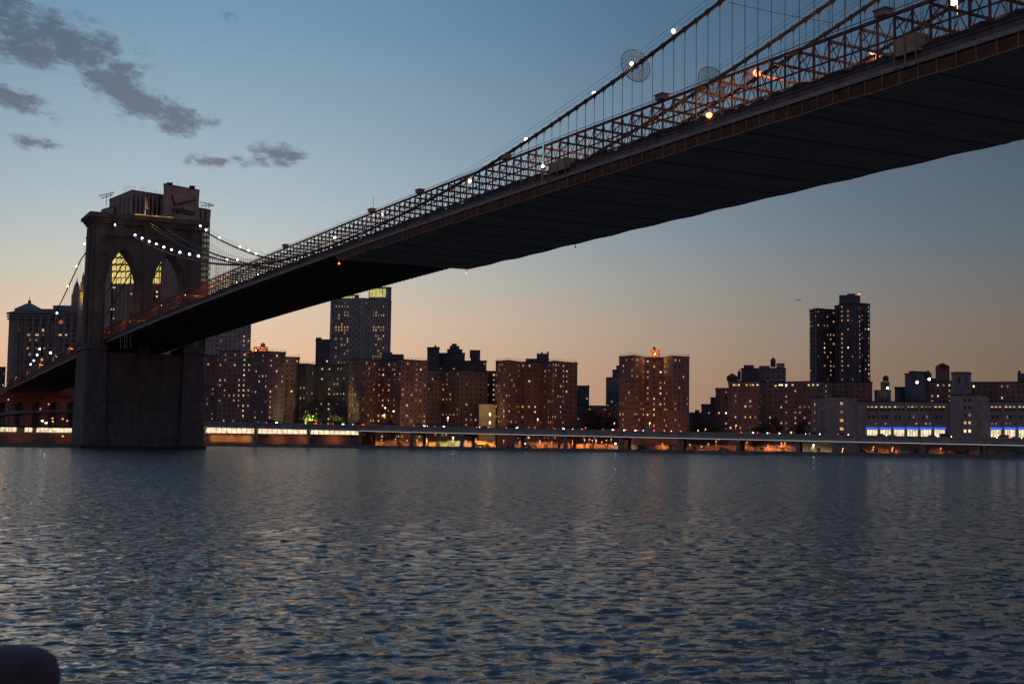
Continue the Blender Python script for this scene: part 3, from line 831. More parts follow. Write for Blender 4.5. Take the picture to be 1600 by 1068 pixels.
def build_guard(u, v, y, label):
    # round wire fan that keeps climbers off the cable
    p = at_y(u, v, y); x = p.x
    c = Vector((x, y, CZ_(x))); d = Vector((1, 0, 2*0.000685*(x-243))).normalized()
    a = Vector((0, 1, 0)); e = d.cross(a).normalized()
    t = thing('climbing_guard', label, 'cable guard', c, 'round wire guards on the cables')
    Rg = 2.12
    for k, r in enumerate([0.55, 0.9, 1.25, 1.55, 1.8, 2.0]):
        b = MB(); b.tube([c+(a*math.cos(q)+e*math.sin(q))*r for q in np.linspace(0, 2*math.pi, 37)], .03, 4, False); b.build('ring', M_guard, t)
    b = MB(); b.tube([c+(a*math.cos(q)+e*math.sin(q))*Rg for q in np.linspace(0, 2*math.pi, 49)], .045, 5, False); b.build('rim', M_guard, t)
    for k in range(40):
        q = 2*math.pi*k/40; w = a*math.cos(q)+e*math.sin(q)
        b = MB(); b.tube([c+w*(.3 if k % 2 == 0 else .9), c+w*Rg], .028, 4, False); b.build('spoke', M_guard, t)
    b = MB(); b.tube([c-d*.12, c+d*.12], .36, 12); b.build('hub', M_cable, t)
build_guard(993, 103, -12.6, 'round wire guard around the near cable, lamp glowing in front of it')
build_guard(1112, 134, -0.4, 'round wire guard half hidden behind the top of the brown truss')

def lamp_globe(name, r, n=10):
    b = MB(); b.lathe((0, 0, 0), [(r*.3, -r*.95), (r*.8, -r*.6), (r, 0), (r*.8, r*.6), (r*.25, r*.97)], n); return b
def build_cable_lamps():
    near_right = [(822, 218), (928, 146), (987, 100), (1052, 49), (734, 283)]
    near_left = [(170, 345), (180, 351), (211, 367), (222, 372), (233, 377), (244, 381), (256, 386), (268, 390), (281, 394), (296, 397), (310, 400)]
    gl = {}
    for nm, mt in (('m', G_mercury), ('w', G_mercy)):
        gl[nm] = lamp_globe(nm, 1.0).mesh('globe', mt, True)
    pst = MB(); pst.lathe((0, 0, 0), [(.05, 0), (.05, 1)], 6); pole = pst.mesh('stem', M_wire)
    def one(p, zc, r, kind, label, group, power=0):
        t = thing('cable_lamp', label, 'lamp', (p.x, p.y, zc), group)
        put('stem', pole, t, Matrix.Translation((p.x, p.y, min(zc, p.z-.2))) @ Matrix.Diagonal((1, 1, abs(p.z-zc)+.01, 1)))
        put('globe', gl[kind], t, Matrix.Translation(p) @ Matrix.Diagonal((r, r, r, 1)))
        if power: point('glow', p+Vector((0, -.5, -.1)), power, (1, .85, .6), t, .2)
    G = 'white lamps along the near main cable'
    for i, (u, v) in enumerate(near_left):
        p = at_y(u, v, -12.6)
        lab = ('topmost white lamp on the near cable, just under the tower cornice', 'second white lamp down the near cable from the tower cornice')[i] if i < 2 else '%s white lamp in the close row of nine across the tower face' % ORD[i-2]
        one(p, CZ_(max(p.x, 1)), .30, 'm', lab, G)
    labs = ['white lamp on the near cable above the teal light tube', 'white lamp on the near cable between the teal tube and the wire guard',
            'white lamp glowing in front of the wire guard on the near cable', 'uppermost white lamp on the near cable at the top of the picture', 'warm white lamp where the near cable sinks behind the truss']
    for i, (u, v) in enumerate(near_right):
        p = at_y(u, v, -12.6); one(p, CZ_(p.x), .24, 'w' , labs[i], G, 60 if i == 2 else 0)
    for i, (u, v) in enumerate(((343, 371), (375, 385), (388, 391), (400, 396))):
        p = at_y(u, v, 14.2); one(p, CZ_(p.x, True), .25, 'w', '%s small white lamp from the tower on the far cable against the sky' % ORD[i], 'small lamps on the far cables')
    for i, (u, v) in enumerate(((339, 404), (355, 405), (371, 406))):
        p = at_y(u, v, 4.4); one(p, CZ_(p.x), .26, 'w', '%s small white lamp from the tower on the lower middle cable' % ORD[i], 'small lamps on the far cables')
    p = at_y(313, 353, 14.2); one(p, CZ_(p.x, True), .3, 'm', 'upper white lamp on the far cable at the tower edge', 'small lamps on the far cables')
    p = at_y(322, 359, 14.2); one(p, CZ_(p.x, True), .3, 'm', 'lower white lamp on the far cable at the tower edge', 'small lamps on the far cables')
    for i, (u, v) in enumerate(((132, 381), (119, 416), (106, 447))):
        p = at_y(u, v, -16.2); one(p, min(CZ_(p.x), p.z-.3), .3, 'w', '%s white lamp down the cable behind the tower' % ORD[i], 'lamps on the cable behind the tower')
    for i, (u, v) in enumerate(((89, 489), (79, 551), (62, 545), (58, 554), (53, 563), (48, 569))):
        p = at_y(u, v, -14.0); one(p, LZ(p.x)+1, .4, 'm', '%s white lamp by the approach in front of the columned building' % ORD[i], 'white lamps along the approach')
build_cable_lamps()

def build_road_lamps():
    G = 'roadway lamps along the bridge deck'
    hm = MB(); hm.lathe((0, 0, 0), [(.08, -.3), (.30, -.15), (.34, .05), (.2, .22)], 10)
    heads = {k: hm.mesh('lamp_head', m, True) for k, m in (('s', G_bridge), ('t', G_bridge), ('w', G_mercy), ('g', G_green), ('n', G_nav))}
    pst = MB(); pst.lathe((0, 0, 0), [(.07, 0), (.05, 1)], 6); pole = pst.mesh('pole', M_steel)
    rows = [(1108, 180, -13.2, 's', 1.15, 'bright orange lamp low inside the near truss, below the second wire guard', 330),
            (1183, 114, -12.2, 's', 1.35, 'bright orange lamp under the top chord of the near truss', 330),
            (1490, 4, -5.2, 'w', 1.0, 'yellow lamp between the trusses at the upper edge of the picture', 250),
            (1363, 82, -5.2, 't', .8, 'faint orange lamp deep between the trusses near the hanging cabin', 60),
            (914, 214, -8.5, 't', .8, 'small orange lamp inside the truss beyond the boarded work box', 120),
            (872, 252, -11.4, 't', .7, 'small orange lamp beside the boarded work box', 260),
            (597, 335, -11.4, 't', .9, 'orange lamp under the truss top near the tilted pale panel', 260),
            (523, 371, -11.4, 'w', .8, 'white lamp inside the middle of the truss with a yellow glint below', 90),
            (495, 374, -10.0, 't', .8, 'reddish orange lamp in the truss before midspan', 160),
            (404, 430, -11.6, 'w', .9, 'white lamp low in the truss where the trusses meet the cables', 60),
            (346, 436, -11.4, 's', .9, 'bright orange lamp in the orange lit truss nearest the green signal', 420),
            (331, 447, -11.4, 't', .9, 'orange lamp just below the brightest one in the lit truss', 320),
            (290, 461, -11.4, 't', .8, 'fourth orange lamp out from the tower on the lit truss', 320),
            (253, 477, -11.4, 't', .8, 'third orange lamp out from the tower on the lit truss', 320),
            (203, 502, -11.4, 's', .9, 'second orange lamp out from the tower on the lit truss', 420),
            (170, 519, -11.4, 's', .9, 'orange lamp on the roadway at the foot of the tower arch', 380),
            (371, 441, -11.8, 'g', .7, 'green signal lamp on the near truss edge', 25)]
    for (u, v, y, k, r, lab, pw) in rows:
        p = at_y(u, v, y); z0 = min(LZ(p.x)+.95, p.z-.4)
        t = thing('roadway_lamp', lab, 'lamp', (p.x, p.y, z0), G)
        put('pole', pole, t, Matrix.Translation((p.x, p.y+.5, z0)) @ Matrix.Diagonal((1, 1, p.z+.3-z0, 1)))
        b = MB(); b.beam((p.x, p.y+.5, p.z+.3), (p.x, p.y, p.z+.26), .07, .07); b.build('arm', M_steel, t)
        put('lamp_head', heads[k], t, Matrix.Translation(p) @ Matrix.Diagonal((r, r, r, 1)))
        col = {'s': SOD, 't': (1, .40, .13), 'w': (1, .85, .55), 'g': (.2, 1, .3)}[k]
        point('glow', p+Vector((0, 3.2 if y < -9 else 0, -.3)), pw*2.0, col, t, .3)
    for i, (u, v) in enumerate(((113, 545), (88, 557), (66, 570), (47, 581), (28.5, 590), (12.6, 598))):
        p = at_y(u, v, -11.6); z0 = LZ(p.x)+.95
        t = thing('roadway_lamp', '%s orange lamp behind the tower on the descending approach' % ORD[i], 'lamp', (p.x, p.y, z0), G)
        put('pole', pole, t, Matrix.Translation((p.x, p.y, min(z0, p.z-.3))) @ Matrix.Diagonal((1, 1, max(.3, abs(p.z-z0)), 1)))
        put('lamp_head', heads['s'], t, Matrix.Translation(p) @ Matrix.Diagonal((1.1, 1.1, 1.1, 1)))
        point('glow', p+Vector((0, -.6, .1)), 420, SOD, t, .2)
build_road_lamps()

def build_bridge_fittings():
    # boarded cabin on legs at the deck edge
    for (u0, u1, v0, v1, vb, lab, pic) in ((1398, 1432, 56, 84, 100, 'boarded timber work cabin on legs hung on the near bridge edge', 1),
                                         (859, 884, 250, 267, 277, 'boarded work box on the deck edge beside the orange lamp', 0)):
        y = -13.7
        a, c = at_y(u0, (v0+v1)/2, y), at_y(u1, (v0+v1)/2, y)
        x0, x1 = a.x, c.x; zt, zb = at_y((u0+u1)/2, v0, y).z, at_y((u0+u1)/2, v1, y).z
        t = thing('work_cabin', lab, 'cabin', ((x0+x1)/2, y, LZ(x0)))
        n = 5
        for side in (y, y+1.7):
            for i in range(n):
                b = MB(); h0 = zb+(zt-zb)*i/n; b.box(x0, x1, side-.02, side+.02, h0+.015, h0+(zt-zb)/n-.015); b.build('board', M_orangebox, t)
        for xx in (x0, x1):
            for i in range(n):
                b = MB(); h0 = zb+(zt-zb)*i/n; b.box(xx-.02, xx+.02, y+.03, y+1.67, h0+.015, h0+(zt-zb)/n-.015); b.build('board', M_orangebox, t)
        b = MB(); b.box(x0-.05, x1+.05, y-.05, y+1.75, zb-.08, zb-.001); b.build('cabin_floor', M_tank, t)
        for xx in (x0, (x0+x1)/2, x1):
            b = MB(); b.box(xx-.06, xx+.06, y-.14, y-.03, LZ(xx)-.2, zt+.03); b.build('upright', M_batten, t)
        for xx in (x0, x1):
            b = MB(); b.box(xx-.06, xx+.06, y+1.5, y+1.62, LZ(xx)+.9, zb-.09); b.build('leg', M_batten, t)
    # upright teal light tube
    a, c = at_y(848.5, 222, -13.2), at_y(848.5, 262, -13.2)
    t = thing('light_tube', 'upright teal light tube rising from the near deck edge', 'light tube', (a.x, -13.2, c.z))
    b = MB(); b.tube([(a.x, -13.2, c.z+.35), (a.x, -13.2, a.z)], .10, 10); b.build('tube', G_teal, t, smooth=True)
    b = lamp_globe('x', .2); b.v = [(x+a.x, y-13.2, z+c.z+.2) for x, y, z in b.v]; b.build('base_lamp', G_mercy, t)
    b = MB(); b.box(a.x-.2, a.x+.2, -13.3, -12.9, LZ(a.x)+.2, c.z); b.build('bracket', M_steel2, t)
    # tilted pale panel
    p = at_y(567, 363, -13.3)
    t = thing('tilted_panel', 'pale tilted rectangular panel leaning on the near truss', 'panel', (p.x, -13.3, LZ(p.x)))
    b = MB(); b.hexa([(p.x-1.7, -13.35, p.z-1.3), (p.x-.3, -13.35, p.z-1.1), (p.x-.3, -13.25, p.z-1.1), (p.x-1.7, -13.25, p.z-1.3), (p.x+.3, -13.35, p.z+1.2), (p.x+1.4, -13.35, p.z+1.4), (p.x+1.4, -13.25, p.z+1.4), (p.x+.3, -13.25, p.z+1.2)]); b.build('sheet', M_white, t)
    b = MB(); b.beam((p.x-1.0, -13.2, LZ(p.x)+.2), (p.x+.5, -13.2, p.z+.9), .08, .08); b.build('prop', M_steel, t)
    # thin mast on the truss top
    p = at_y(583, 330, -12.6)
    t = thing('mast', 'thin mast standing on the truss top chord', 'mast', p)
    b = MB(); b.tube([p, p+Vector((0, 0, 2.6))], [.05, .03], 6); b.build('pole', M_wire, t)
    b = MB(); b.box(p.x-.12, p.x+.12, p.y-.12, p.y+.12, LZ(p.x)+5.7, p.z+.1); b.build('foot', M_wire, t)
    # rods hanging below the deck at the tower
    for i, u in enumerate((188.5, 194.5, 198, 204)):
        a, c = at_y(u, 527-(u-188)*.35, -13.3), at_y(u, 545, -13.3)
        b = MB(); b.tube([a+Vector((0, 0, 1.2)), c], .12, 6); b.build('hanger_rod', M_steel2, BR)
    # people-height figures and cars are hidden by the girders
build_bridge_fittings()

# ================================================================== CITY
# ---- shared window pieces
def win_mesh(g, t=0.09):
    b = MB(); b.cur = 0
    d = 0.10                         # frame sides proud of the wall, pane set back between them
    b.box(-.5, -.5+t, 0, d, -.5, .5); b.box(.5-t, .5, 0, d, -.5, .5); b.box(-.5+t, .5-t, 0, d, .5-t, .5); b.box(-.5+t, .5-t, 0, d, -.5, -.5+t)
    b.cur = 1
    b.quad((-.5+t, .03, -.5+t), (-.5+t, .03, .5-t), (.5-t, .03, .5-t), (.5-t, .03, -.5+t))
    return b.mesh('window', [M_frame, g])
WIN = [win_mesh(g) for g in G_warm]
WIN_dimrow, WIN_yellow, WIN_hall, WIN_shop, WIN_crown = (win_mesh(g, t) for g, t in ((G_dimrow, .08), (G_yellow, .05), (G_hall, .035), (G_shop, .04), (G_crown, .04)))
LITW = [0.11, 0.20, 0.15, 0.26, 0.03, 0.22, 0.02, 0.01]
def pick(r):
    x = r.random(); s = 0
    for i, w in enumerate(LITW):
        s += w
        if x < s: return i
    return 1
def facet_mw(a, b, s, z, w, h, out=0.0):
    """frame on the wall that runs a -> b (seen from outside), s metres along, z height; x along wall, y outwards"""
    d = (b-a); d.z = 0; d.normalize(); n = Vector((d.y, -d.x, 0))
    p = a+d*s+n*out
    return Matrix(((d.x*w, n.x, 0, p.x), (d.y*w, n.y, 0, p.y), (0, 0, h, z), (0, 0, 0, 1)))

class Block:
    """a building body: front outline [(u, depth)] left to right in the picture, top row v at column ut"""
    def __init__(s, parent, outline, vt, back, mat, ut=None, name='wall', z0=GZ, roof=True, rail=False, coping=True):
        s.parent = parent
        d0 = outline[0][1]
        pts = [gpos(u, d) for u, d in outline]
        mid = (pts[0]+pts[-1])/2-CAM; mid.z = 0; s.dirn = mid.normalized()
        if ut is None: ut, dt = outline[0]
        else: dt = min(outline, key=lambda q: abs(q[0]-ut))[1]
        s.z1 = zof(ut, vt, dt); s.z0 = z0; s.front = pts
        bk = []
        for (u, d) in (outline[-1], outline[0]):
            q = gpos(u, d); bk.append(q+s.dirn*back)
        s.poly = pts+bk
        b = MB(); b.prism([(p.x, p.y) for p in reversed(s.poly)][::-1], z0, s.z1)
        s.obj = b.build(name, mat, parent)
        me = s.obj.data
        if coping:
            k = MB()
            for a, c in zip(s.poly, s.poly[1:]+s.poly[:1]):
                k.beam(Vector((a.x, a.y, s.z1+.22)), Vector((c.x, c.y, s.z1+.22)), .5, .44)
            k.build('coping', M_dark, parent)
        if rail:
            k = MB(); ins = (sum((Vector(p) for p in s.poly), Vector())/len(s.poly))
            pr = [p.lerp(ins, .03) for p in s.poly]
            for a, c in zip(pr, pr[1:]+pr[:1]):
                n = max(2, int((c-a).length/2.2))
                for z in (1.0, 1.7): k.beam(Vector((a.x, a.y, s.z1+z)), Vector((c.x, c.y, s.z1+z)), .07, .07)
                for i in range(n):
                    q = a.lerp(c, i/n); k.beam((q.x, q.y, s.z1+.3), (q.x, q.y, s.z1+1.75), .08, .08)
            k.build('roof_railing', M_wire, parent, 'stuff')
    def windows(s, p=0.12, cols=None, floor=2.85, pitch=2.6, w=0.95, h=1.2, seed=0, top=1.9, bot=5.0, facets=None, maxn=110, hot=(), dark=True):
        """hot: [(u, chance, pane kind or None)] columns that are mostly lit"""
        r = random.Random(seed); dk = MB(); n = 0
        nf = int((s.z1-top-s.z0-bot)/floor)
        for fi, (a, b) in enumerate(zip(s.front[:-1], s.front[1:])):
            if facets is not None and fi not in facets: continue
            L = (b-a).length; nc = int((L-.8)/pitch)
            if nc < 1: continue
            hs = {}
            for (u, ch, kd) in hot:
                best = min(range(nc), key=lambda c: abs(pix_u(a.lerp(b, ((c+.5)*L/nc)/L))-u))
                if abs(pix_u(a.lerp(b, (best+.5)/nc))-u) < 4.5: hs[best] = (ch, kd)
            colp = [p*2.3*(0.2+1.6*r.random()**1.5) for _ in range(nc)]
            d = (b-a).normalized(); nrm = Vector((d.y, -d.x, 0))
            for c in range(nc):
                for f in range(nf+1):
                    z = s.z1-top-f*floor
                    if z < s.z0+bot: continue
                    sx = (c+.5)*L/nc
                    ch, kd = hs.get(c, (colp[c], None))
                    ww = w*(1.0 if r.random() < .8 else 1.35)
                    if r.random() < ch and n < maxn:
                        k = pick(r) if (kd is None or r.random() < .3) else kd
                        put('window', WIN[k], s.parent, facet_mw(a, b, sx, z, ww, h)); n += 1
                    elif dark:
                        o = a+d*sx
                        p0, p1 = o-d*ww/2, o+d*ww/2
                        q0, q1 = p0+nrm*.05, p1+nrm*.05
                        dk.hexa([(p0.x, p0.y, z-h/2), (p1.x, p1.y, z-h/2), (q1.x, q1.y, z-h/2), (q0.x, q0.y, z-h/2), (p0.x, p0.y, z+h/2), (p1.x, p1.y, z+h/2), (q1.x, q1.y, z+h/2), (q0.x, q0.y, z+h/2)])
        if len(dk.v): dk.build('dark_glazing', M_pane, s.parent, 'stuff')
        return s
def wall_pt(a, b, u, v):
    # where the sight line through (u, v) meets the upright wall a-b
    r = ray(u, v); d = b-a; n = Vector((d.y, -d.x, 0)); t = (a-CAM).dot(n)/r.dot(n); return CAM+r*t
def wall_win(parent, mesh, name, a, b, u0, u1, v0, v1, out=.02):
    p, q = wall_pt(a, b, u0, (v0+v1)/2), wall_pt(a, b, u1, (v0+v1)/2)
    um = (u0+u1)/2; z0, z1 = wall_pt(a, b, um, v1).z, wall_pt(a, b, um, v0).z
    p = Vector((p.x, p.y, 0)); q = Vector((q.x, q.y, 0))
    put(name, mesh, parent, facet_mw(p, q, (q-p).length/2, (z0+z1)/2, (q-p).length, z1-z0, out))
    return p, q, z0, z1
def pix_u(p):
    d = p-CAM; z = d.dot(_F); return 800+FPX*d.dot(_R2)/z
def flip_fix():
    import bmesh
    for o in bpy.data.objects:
        if o.type == 'MESH' and o.name.split('.')[0] in ('wall', 'penthouse', 'tower_block', 'wing'):
            bm = bmesh.new(); bm.from_mesh(o.data); bmesh.ops.recalc_face_normals(bm, faces=bm.faces); bm.to_mesh(o.data); bm.free()
def roofbox(parent, u0, u1, v0, v1, d, back, mat, name='penthouse'):
    """box standing on a roof: columns u0..u1, top v0, foot v1"""
    a, c = gpos(u0, d), gpos(u1, d); b = MB()
    z0, z1 = zof((u0+u1)/2, v1, d)-1.0, zof((u0+u1)/2, v0, d)
    dn = (a+c)/2-CAM; dn.z = 0; dn.normalize()
    pts = [a, c, c+dn*back, a+dn*back]
    b.prism([(p.x, p.y) for p in pts], z0, z1); return b.build(name, mat, parent)
def tank(parent, u, v0, v1, d, wpx, roof=0.35):
    """rooftop water tank on legs with conical lid: top v0, foot v1"""
    p = gpos(u, d); z1, z0 = zof(u, v0, d), zof(u, v1, d)-.8
    r = wpx*d/FPX/2; h = z1-z0
    b = MB(); b.lathe((p.x, p.y, z0), [(r*.95, h*.30), (r, h*.33), (r, h*(1-roof*.6)), (r*1.06, h*(1-roof*.6)), (r*.12, h)], 14); t = b.build('water_tank', M_tank, parent)
    for i in range(4):
        q = math.pi/4+i*math.pi/2
        b = MB(); b.beam((p.x+r*.75*math.cos(q), p.y+r*.75*math.sin(q), z0), (p.x+r*.75*math.cos(q), p.y+r*.75*math.sin(q), z0+h*.31), .18, .18); b.build('leg', M_wire, t)
def antenna(parent, u, v0, v1, d, r=.09):
    p = gpos(u, d); b = MB(); b.tube([(p.x, p.y, zof(u, v1, d)-1), (p.x, p.y, zof(u, v0, d))], [r, r*.6], 5); b.build('antenna', M_wire, parent)

def B(label, u, d, cat='building', name='apartment_building'):
    return thing(name, label, cat, gpos(u, d))

def city():
    global VREF
    VREF = 605
    # ---------- housing slabs behind the highway, from the tower outwards
    t = B('dark brown stepped apartment block rising behind the foot of the stone tower', 390, 745)
    Block(t, [(312, 770), (345, 768)], 556, 20, M_brick2).windows(.10, seed=1)
    Block(t, [(340, 752), (392, 746)], 549, 22, M_brick, rail=True).windows(.13, seed=2, hot=[(366, .35, None), (378, .65, 0), (384, .45, 1), (390, .3, None)])
    Block(t, [(392, 746), (418, 735), (445, 741)], 551, 22, M_brick2, rail=True).windows(.13, seed=3, hot=[(395, .5, 1), (401, .3, None)])
    Block(t, [(444, 752), (467, 756)], 558, 20, M_brick, rail=True).windows(.08, seed=4)
    roofbox(t, 394, 417, 541, 552, 750, 8, M_brick3); tank(t, 409, 535, 542, 752, 7)
    l = thing('rooftop_lamp', 'orange lamp on the small roof house of the stepped block beside the tower', 'lamp', gpos(400, 748))
    p = at_depth(400, 547, 747); b = lamp_globe('x', .5); b.v = [(x+p.x, y+p.y, z+p.z) for x, y, z in b.v]; b.build('bulb', G_sodium, l); point('glow', p-FH*2.5, 2600, SOD, l)
    t = B('low dark blue apartment block in the dip left of the ribbed stone tower', 505, 760)
    Block(t, [(467, 752), (478, 748), (497, 762), (520, 762), (545, 750)], 569, 20, M_slate, rail=True).windows(.08, seed=5, hot=[(484, .35, None), (503, .45, 4), (510, .5, 1), (517, .35, 1)])
    t = B('wide brown apartment block in front of the ribbed stone tower', 606, 735)
    Block(t, [(545, 742), (570, 728), (594, 745), (612, 742), (626, 728), (667, 740)], 563, 24, M_brick, rail=True).windows(.10, seed=6, hot=[(583, .5, 1), (589, .55, None), (597, .6, 0), (603, .3, None), (652, .2, None)])
    roofbox(t, 595, 630, 553, 565, 752, 10, M_slate); roofbox(t, 598, 612, 550, 554, 755, 6, M_slate)
    t = B('lower brown apartment block between the two taller housing towers', 712, 760)
    Block(t, [(667, 752), (690, 762), (718, 750), (762, 758)], 578, 22, M_brick2).windows(.10, seed=7, hot=[(697, .3, None)])
    Block(t, [(758, 765), (776, 765)], 580, 18, M_slate).windows(.25, seed=8)
    t = B('small cream lit building beside the housing tower base', 761, 738)
    bl = Block(t, [(749, 735), (775, 738)], 631, 12, M_cream, coping=True)
    p = at_depth(766, 648, 733)
    for v in (647, 660):
        q = bl.front[0]; put('window', WIN[7], t, facet_mw(bl.front[0], bl.front[1], (bl.front[1]-bl.front[0]).length*.66, zof(766, v, 736), 1.4, 2.2))
    spot('wall_light', p-FH*6+Vector((0, 0, 3)), FH-Vector((0, 0, .2)), 900, (1, .72, .35), t, 120)
    t = B('tall red brown housing tower with two roof houses left of the gap', 838, 735)
    Block(t, [(774, 742), (794, 730), (812, 744), (832, 742), (850, 744), (866, 730), (882, 740), (902, 746)], 565, 24, M_brick3, rail=True).windows(.12, seed=9, hot=[(828, .35, None), (840, .9, 0), (846, .25, None), (818, .3, None), (856, .35, None)])
    roofbox(t, 821, 856, 560, 567, 748, 12, M_slate); roofbox(t, 838, 855, 552, 561, 750, 9, M_slate); roofbox(t, 854, 857, 549, 561, 750, 2, M_brick3, 'flue'); tank(t, 846, 549, 553, 753, 3)
    t = B('orange lit square housing tower standing alone beside the sky gap', 1022, 705)
    Block(t, [(967, 712), (990, 698), (1007, 712), (1037, 712), (1052, 698), (1077, 706)], 558, 24, M_brick3, rail=True).windows(.10, seed=10, hot=[(1013, .55, 4), (1020, .6, 1), (1027, .7, 1), (1034, .5, 0), (974, .3, None), (981, .3, None), (1003, .2, 2)])
    roofbox(t, 1016, 1031, 546, 559, 716, 8, M_brick3); tank(t, 1022, 541, 547, 718, 4)
    l = thing('rooftop_lamp', 'orange lamp on the roof house of the lone housing tower', 'lamp', gpos(1023, 713))
    p = at_depth(1023, 552.5, 714); b = lamp_globe('x', .5); b.v = [(x+p.x, y+p.y, z+p.z) for x, y, z in b.v]; b.build('bulb', G_sodium, l); point('glow', p-FH*2.5, 2200, SOD, l)
    t = B('long brown apartment slab with many lit windows under the tall dark tower', 1215, 640)
    Block(t, [(1118, 732), (1140, 728)], 607, 22, M_brick2).windows(.2, seed=11)
    Block(t, [(1138, 716), (1184, 708), (1190, 719), (1225, 716), (1268, 704), (1300, 712)], 597, 24, M_brick2, ut=1190).windows(.16, seed=12, hot=[(1146, .3, None), (1170, .45, 1), (1176, .4, None), (1218, .45, 0), (1224, .35, 1), (1263, .4, None), (1150, .3, None), (1243, .35, 1)], maxn=140)
    Block(t, [(1300, 716), (1319, 714)], 598, 20, M_brick2).windows(.08, seed=13)
    tank(t, 1144, 583, 598, 728, 17, .5); tank(t, 1155, 577, 598, 732, 5)
    for i, u in enumerate((1146, 1154, 1166, 1176, 1183, 1218, 1221, 1228, 1238, 1263, 1270, 1277)):
        put('window', WIN[7 if i in (5, 6, 7) else 0], t, facet_mw(gpos(u-1, 701.5), gpos(u+1, 701.5), .5, zof(u, 601, 701), 1.3, 1.0))
    t = B('pointed roof house and pale block with water tank on the skyline behind the brown slab', 1195, 760)
    Block(t, [(1158, 770), (1182, 768)], 576, 15, M_slate); roofbox(t, 1162, 1178, 570, 577, 775, 6, M_slate)
    Block(t, [(1180, 775), (1228, 770)], 576, 22, M_lime2).windows(.02, seed=14)
    roofbox(t, 1186, 1203, 571, 577, 778, 8, M_lime2); roofbox(t, 1213, 1226, 567, 577, 778, 8, M_lime2); tank(t, 1208, 558, 577, 780, 8)
    VREF = 530
    t = B('very tall dark residential tower with a raised core over the brown slab', 1312, 860, name='residential_tower')
    Block(t, [(1265, 872), (1276, 860), (1305, 868)], 482, 26, M_slate, ut=1276).windows(.10, seed=15, pitch=2.4, floor=2.9, hot=[(1287, .35, 1), (1293, .4, 2), (1298, .45, 1), (1303, .3, 2)], maxn=120)
    Block(t, [(1304.5, 866), (1312, 864)], 478, 24, M_slate)
    Block(t, [(1311, 852), (1330, 848), (1345, 856)], 475, 28, M_slate).windows(.10, seed=16, pitch=2.4, floor=2.9, hot=[(1316, .85, 2), (1323, .55, 2), (1328, .3, 2), (1343, .8, 0)], maxn=160)
    Block(t, [(1345, 862), (1359.5, 866)], 474, 24, M_slate).windows(.18, seed=17, pitch=2.4, floor=2.9, hot=[(1351, .35, 1)])
    roofbox(t, 1311.5, 1344.5, 461, 476, 862, 16, M_slate); roofbox(t, 1324, 1337, 458.5, 463, 866, 8, M_slate)
    for u in (1268, 1272, 1279, 1283, 1308, 1335, 1339, 1349, 1355):
        b = MB(); a = gpos(u, 846 if 1311 < u < 1345 else 862); b.beam((a.x, a.y, GZ), (a.x, a.y, zof(u, 484, 860)), .5, .8); b.build('rib', M_slate, t)
    q = at_depth(1342.5, 459.5, 864); b = lamp_globe('x', .5); b.v = [(x+q.x, y+q.y, z+q.z) for x, y, z in b.v]; b.build('obstruction_lamp', G_nav, t)
    VREF = 605
    t = B('red brick slab joining the brown slab below the tall dark tower', 1340, 660)
    Block(t, [(1318, 724), (1363, 720)], 597, 20, M_brick3).windows(.05, seed=18)
    t = B('small building with a pointed water tank between tall tower and pale hall', 1380, 800)
    Block(t, [(1366, 800), (1392, 800)], 610, 18, M_slate).windows(.03, seed=19); roofbox(t, 1376, 1390, 596, 611, 803, 8, M_slate); tank(t, 1384, 586, 597, 805, 9)
    q = at_depth(1387, 606, 796); b = lamp_globe('x', .6); b.v = [(x+q.x, y+q.y, z+q.z) for x, y, z in b.v]; b.build('wall_lamp', G_mercy, t)
    t = B('cluster of dark blocks with roof tanks left of the pale stair tower', 1430, 760)
    Block(t, [(1398, 770), (1420, 770)], 605, 18, M_slate); Block(t, [(1414, 765), (1424, 763)], 584, 14, M_slate); Block(t, [(1421, 770), (1446, 768)], 581, 14, M_slate)
    roofbox(t, 1424, 1431, 579, 583, 772, 6, M_slate); tank(t, 1438, 580, 586, 772, 6); tank(t, 1450, 578, 596, 775, 11, .5); Block(t, [(1440, 772), (1462, 770)], 592, 14, M_slate)
    for i, (u, v) in enumerate(((1433, 597), (1452, 592))):
        q = at_depth(u, v, 755); l = thing('roof_floodlight', '%s blue white floodlight on the dark roofs beside the red block' % ('lower' if i == 0 else 'upper'), 'floodlight', q)
        b = lamp_globe('x', .7); b.v = [(x+q.x, y+q.y, z+q.z) for x, y, z in b.v]; b.build('bulb', G_mercury, l)
        b = MB(); b.beam(q+Vector((0, 0, -.6)), q+Vector((0, 0, -5)), .2, .2); b.build('stand', M_wire, l)
    t = B('red brick block with pointed roof tower left of the pale stair tower', 1472, 700)
    Block(t, [(1452, 705), (1488, 700)], 596, 20, M_brick3).windows(.10, seed=20)
    roofbox(t, 1462, 1484, 572, 597, 708, 10, M_brick3); tank(t, 1473, 567, 574, 710, 19, .8)
    t = B('long deep red brick slab above the pale hall at the picture edge', 1580, 660)
    Block(t, [(1517, 668), (1660, 652)], 596, 22, M_brick3, ut=1600).windows(.10, seed=21, maxn=60)
    roofbox(t, 1590, 1606, 583, 597, 668, 8, M_slate); tank(t, 1593, 578, 585, 670, 4)

    VREF = 650
    # ---------- pale hall with the lit bays
    t = B('long pale stone hall with six blue topped lit bays above the highway', 1430, 625, name='stone_hall')
    bl = Block(t, [(1268, 690), (1290, 668), (1340, 664)], 620, 30, M_lime, ut=1290); bl.windows(.35, seed=22, pitch=9, floor=4.2, w=1.5, h=1.7, top=3.2, bot=6)
    bm = Block(t, [(1340, 662), (1486, 652)], 628, 30, M_lime, ut=1400)
    b2 = Block(t, [(1545, 646), (1680, 636)], 628, 30, M_lime, ut=1600)
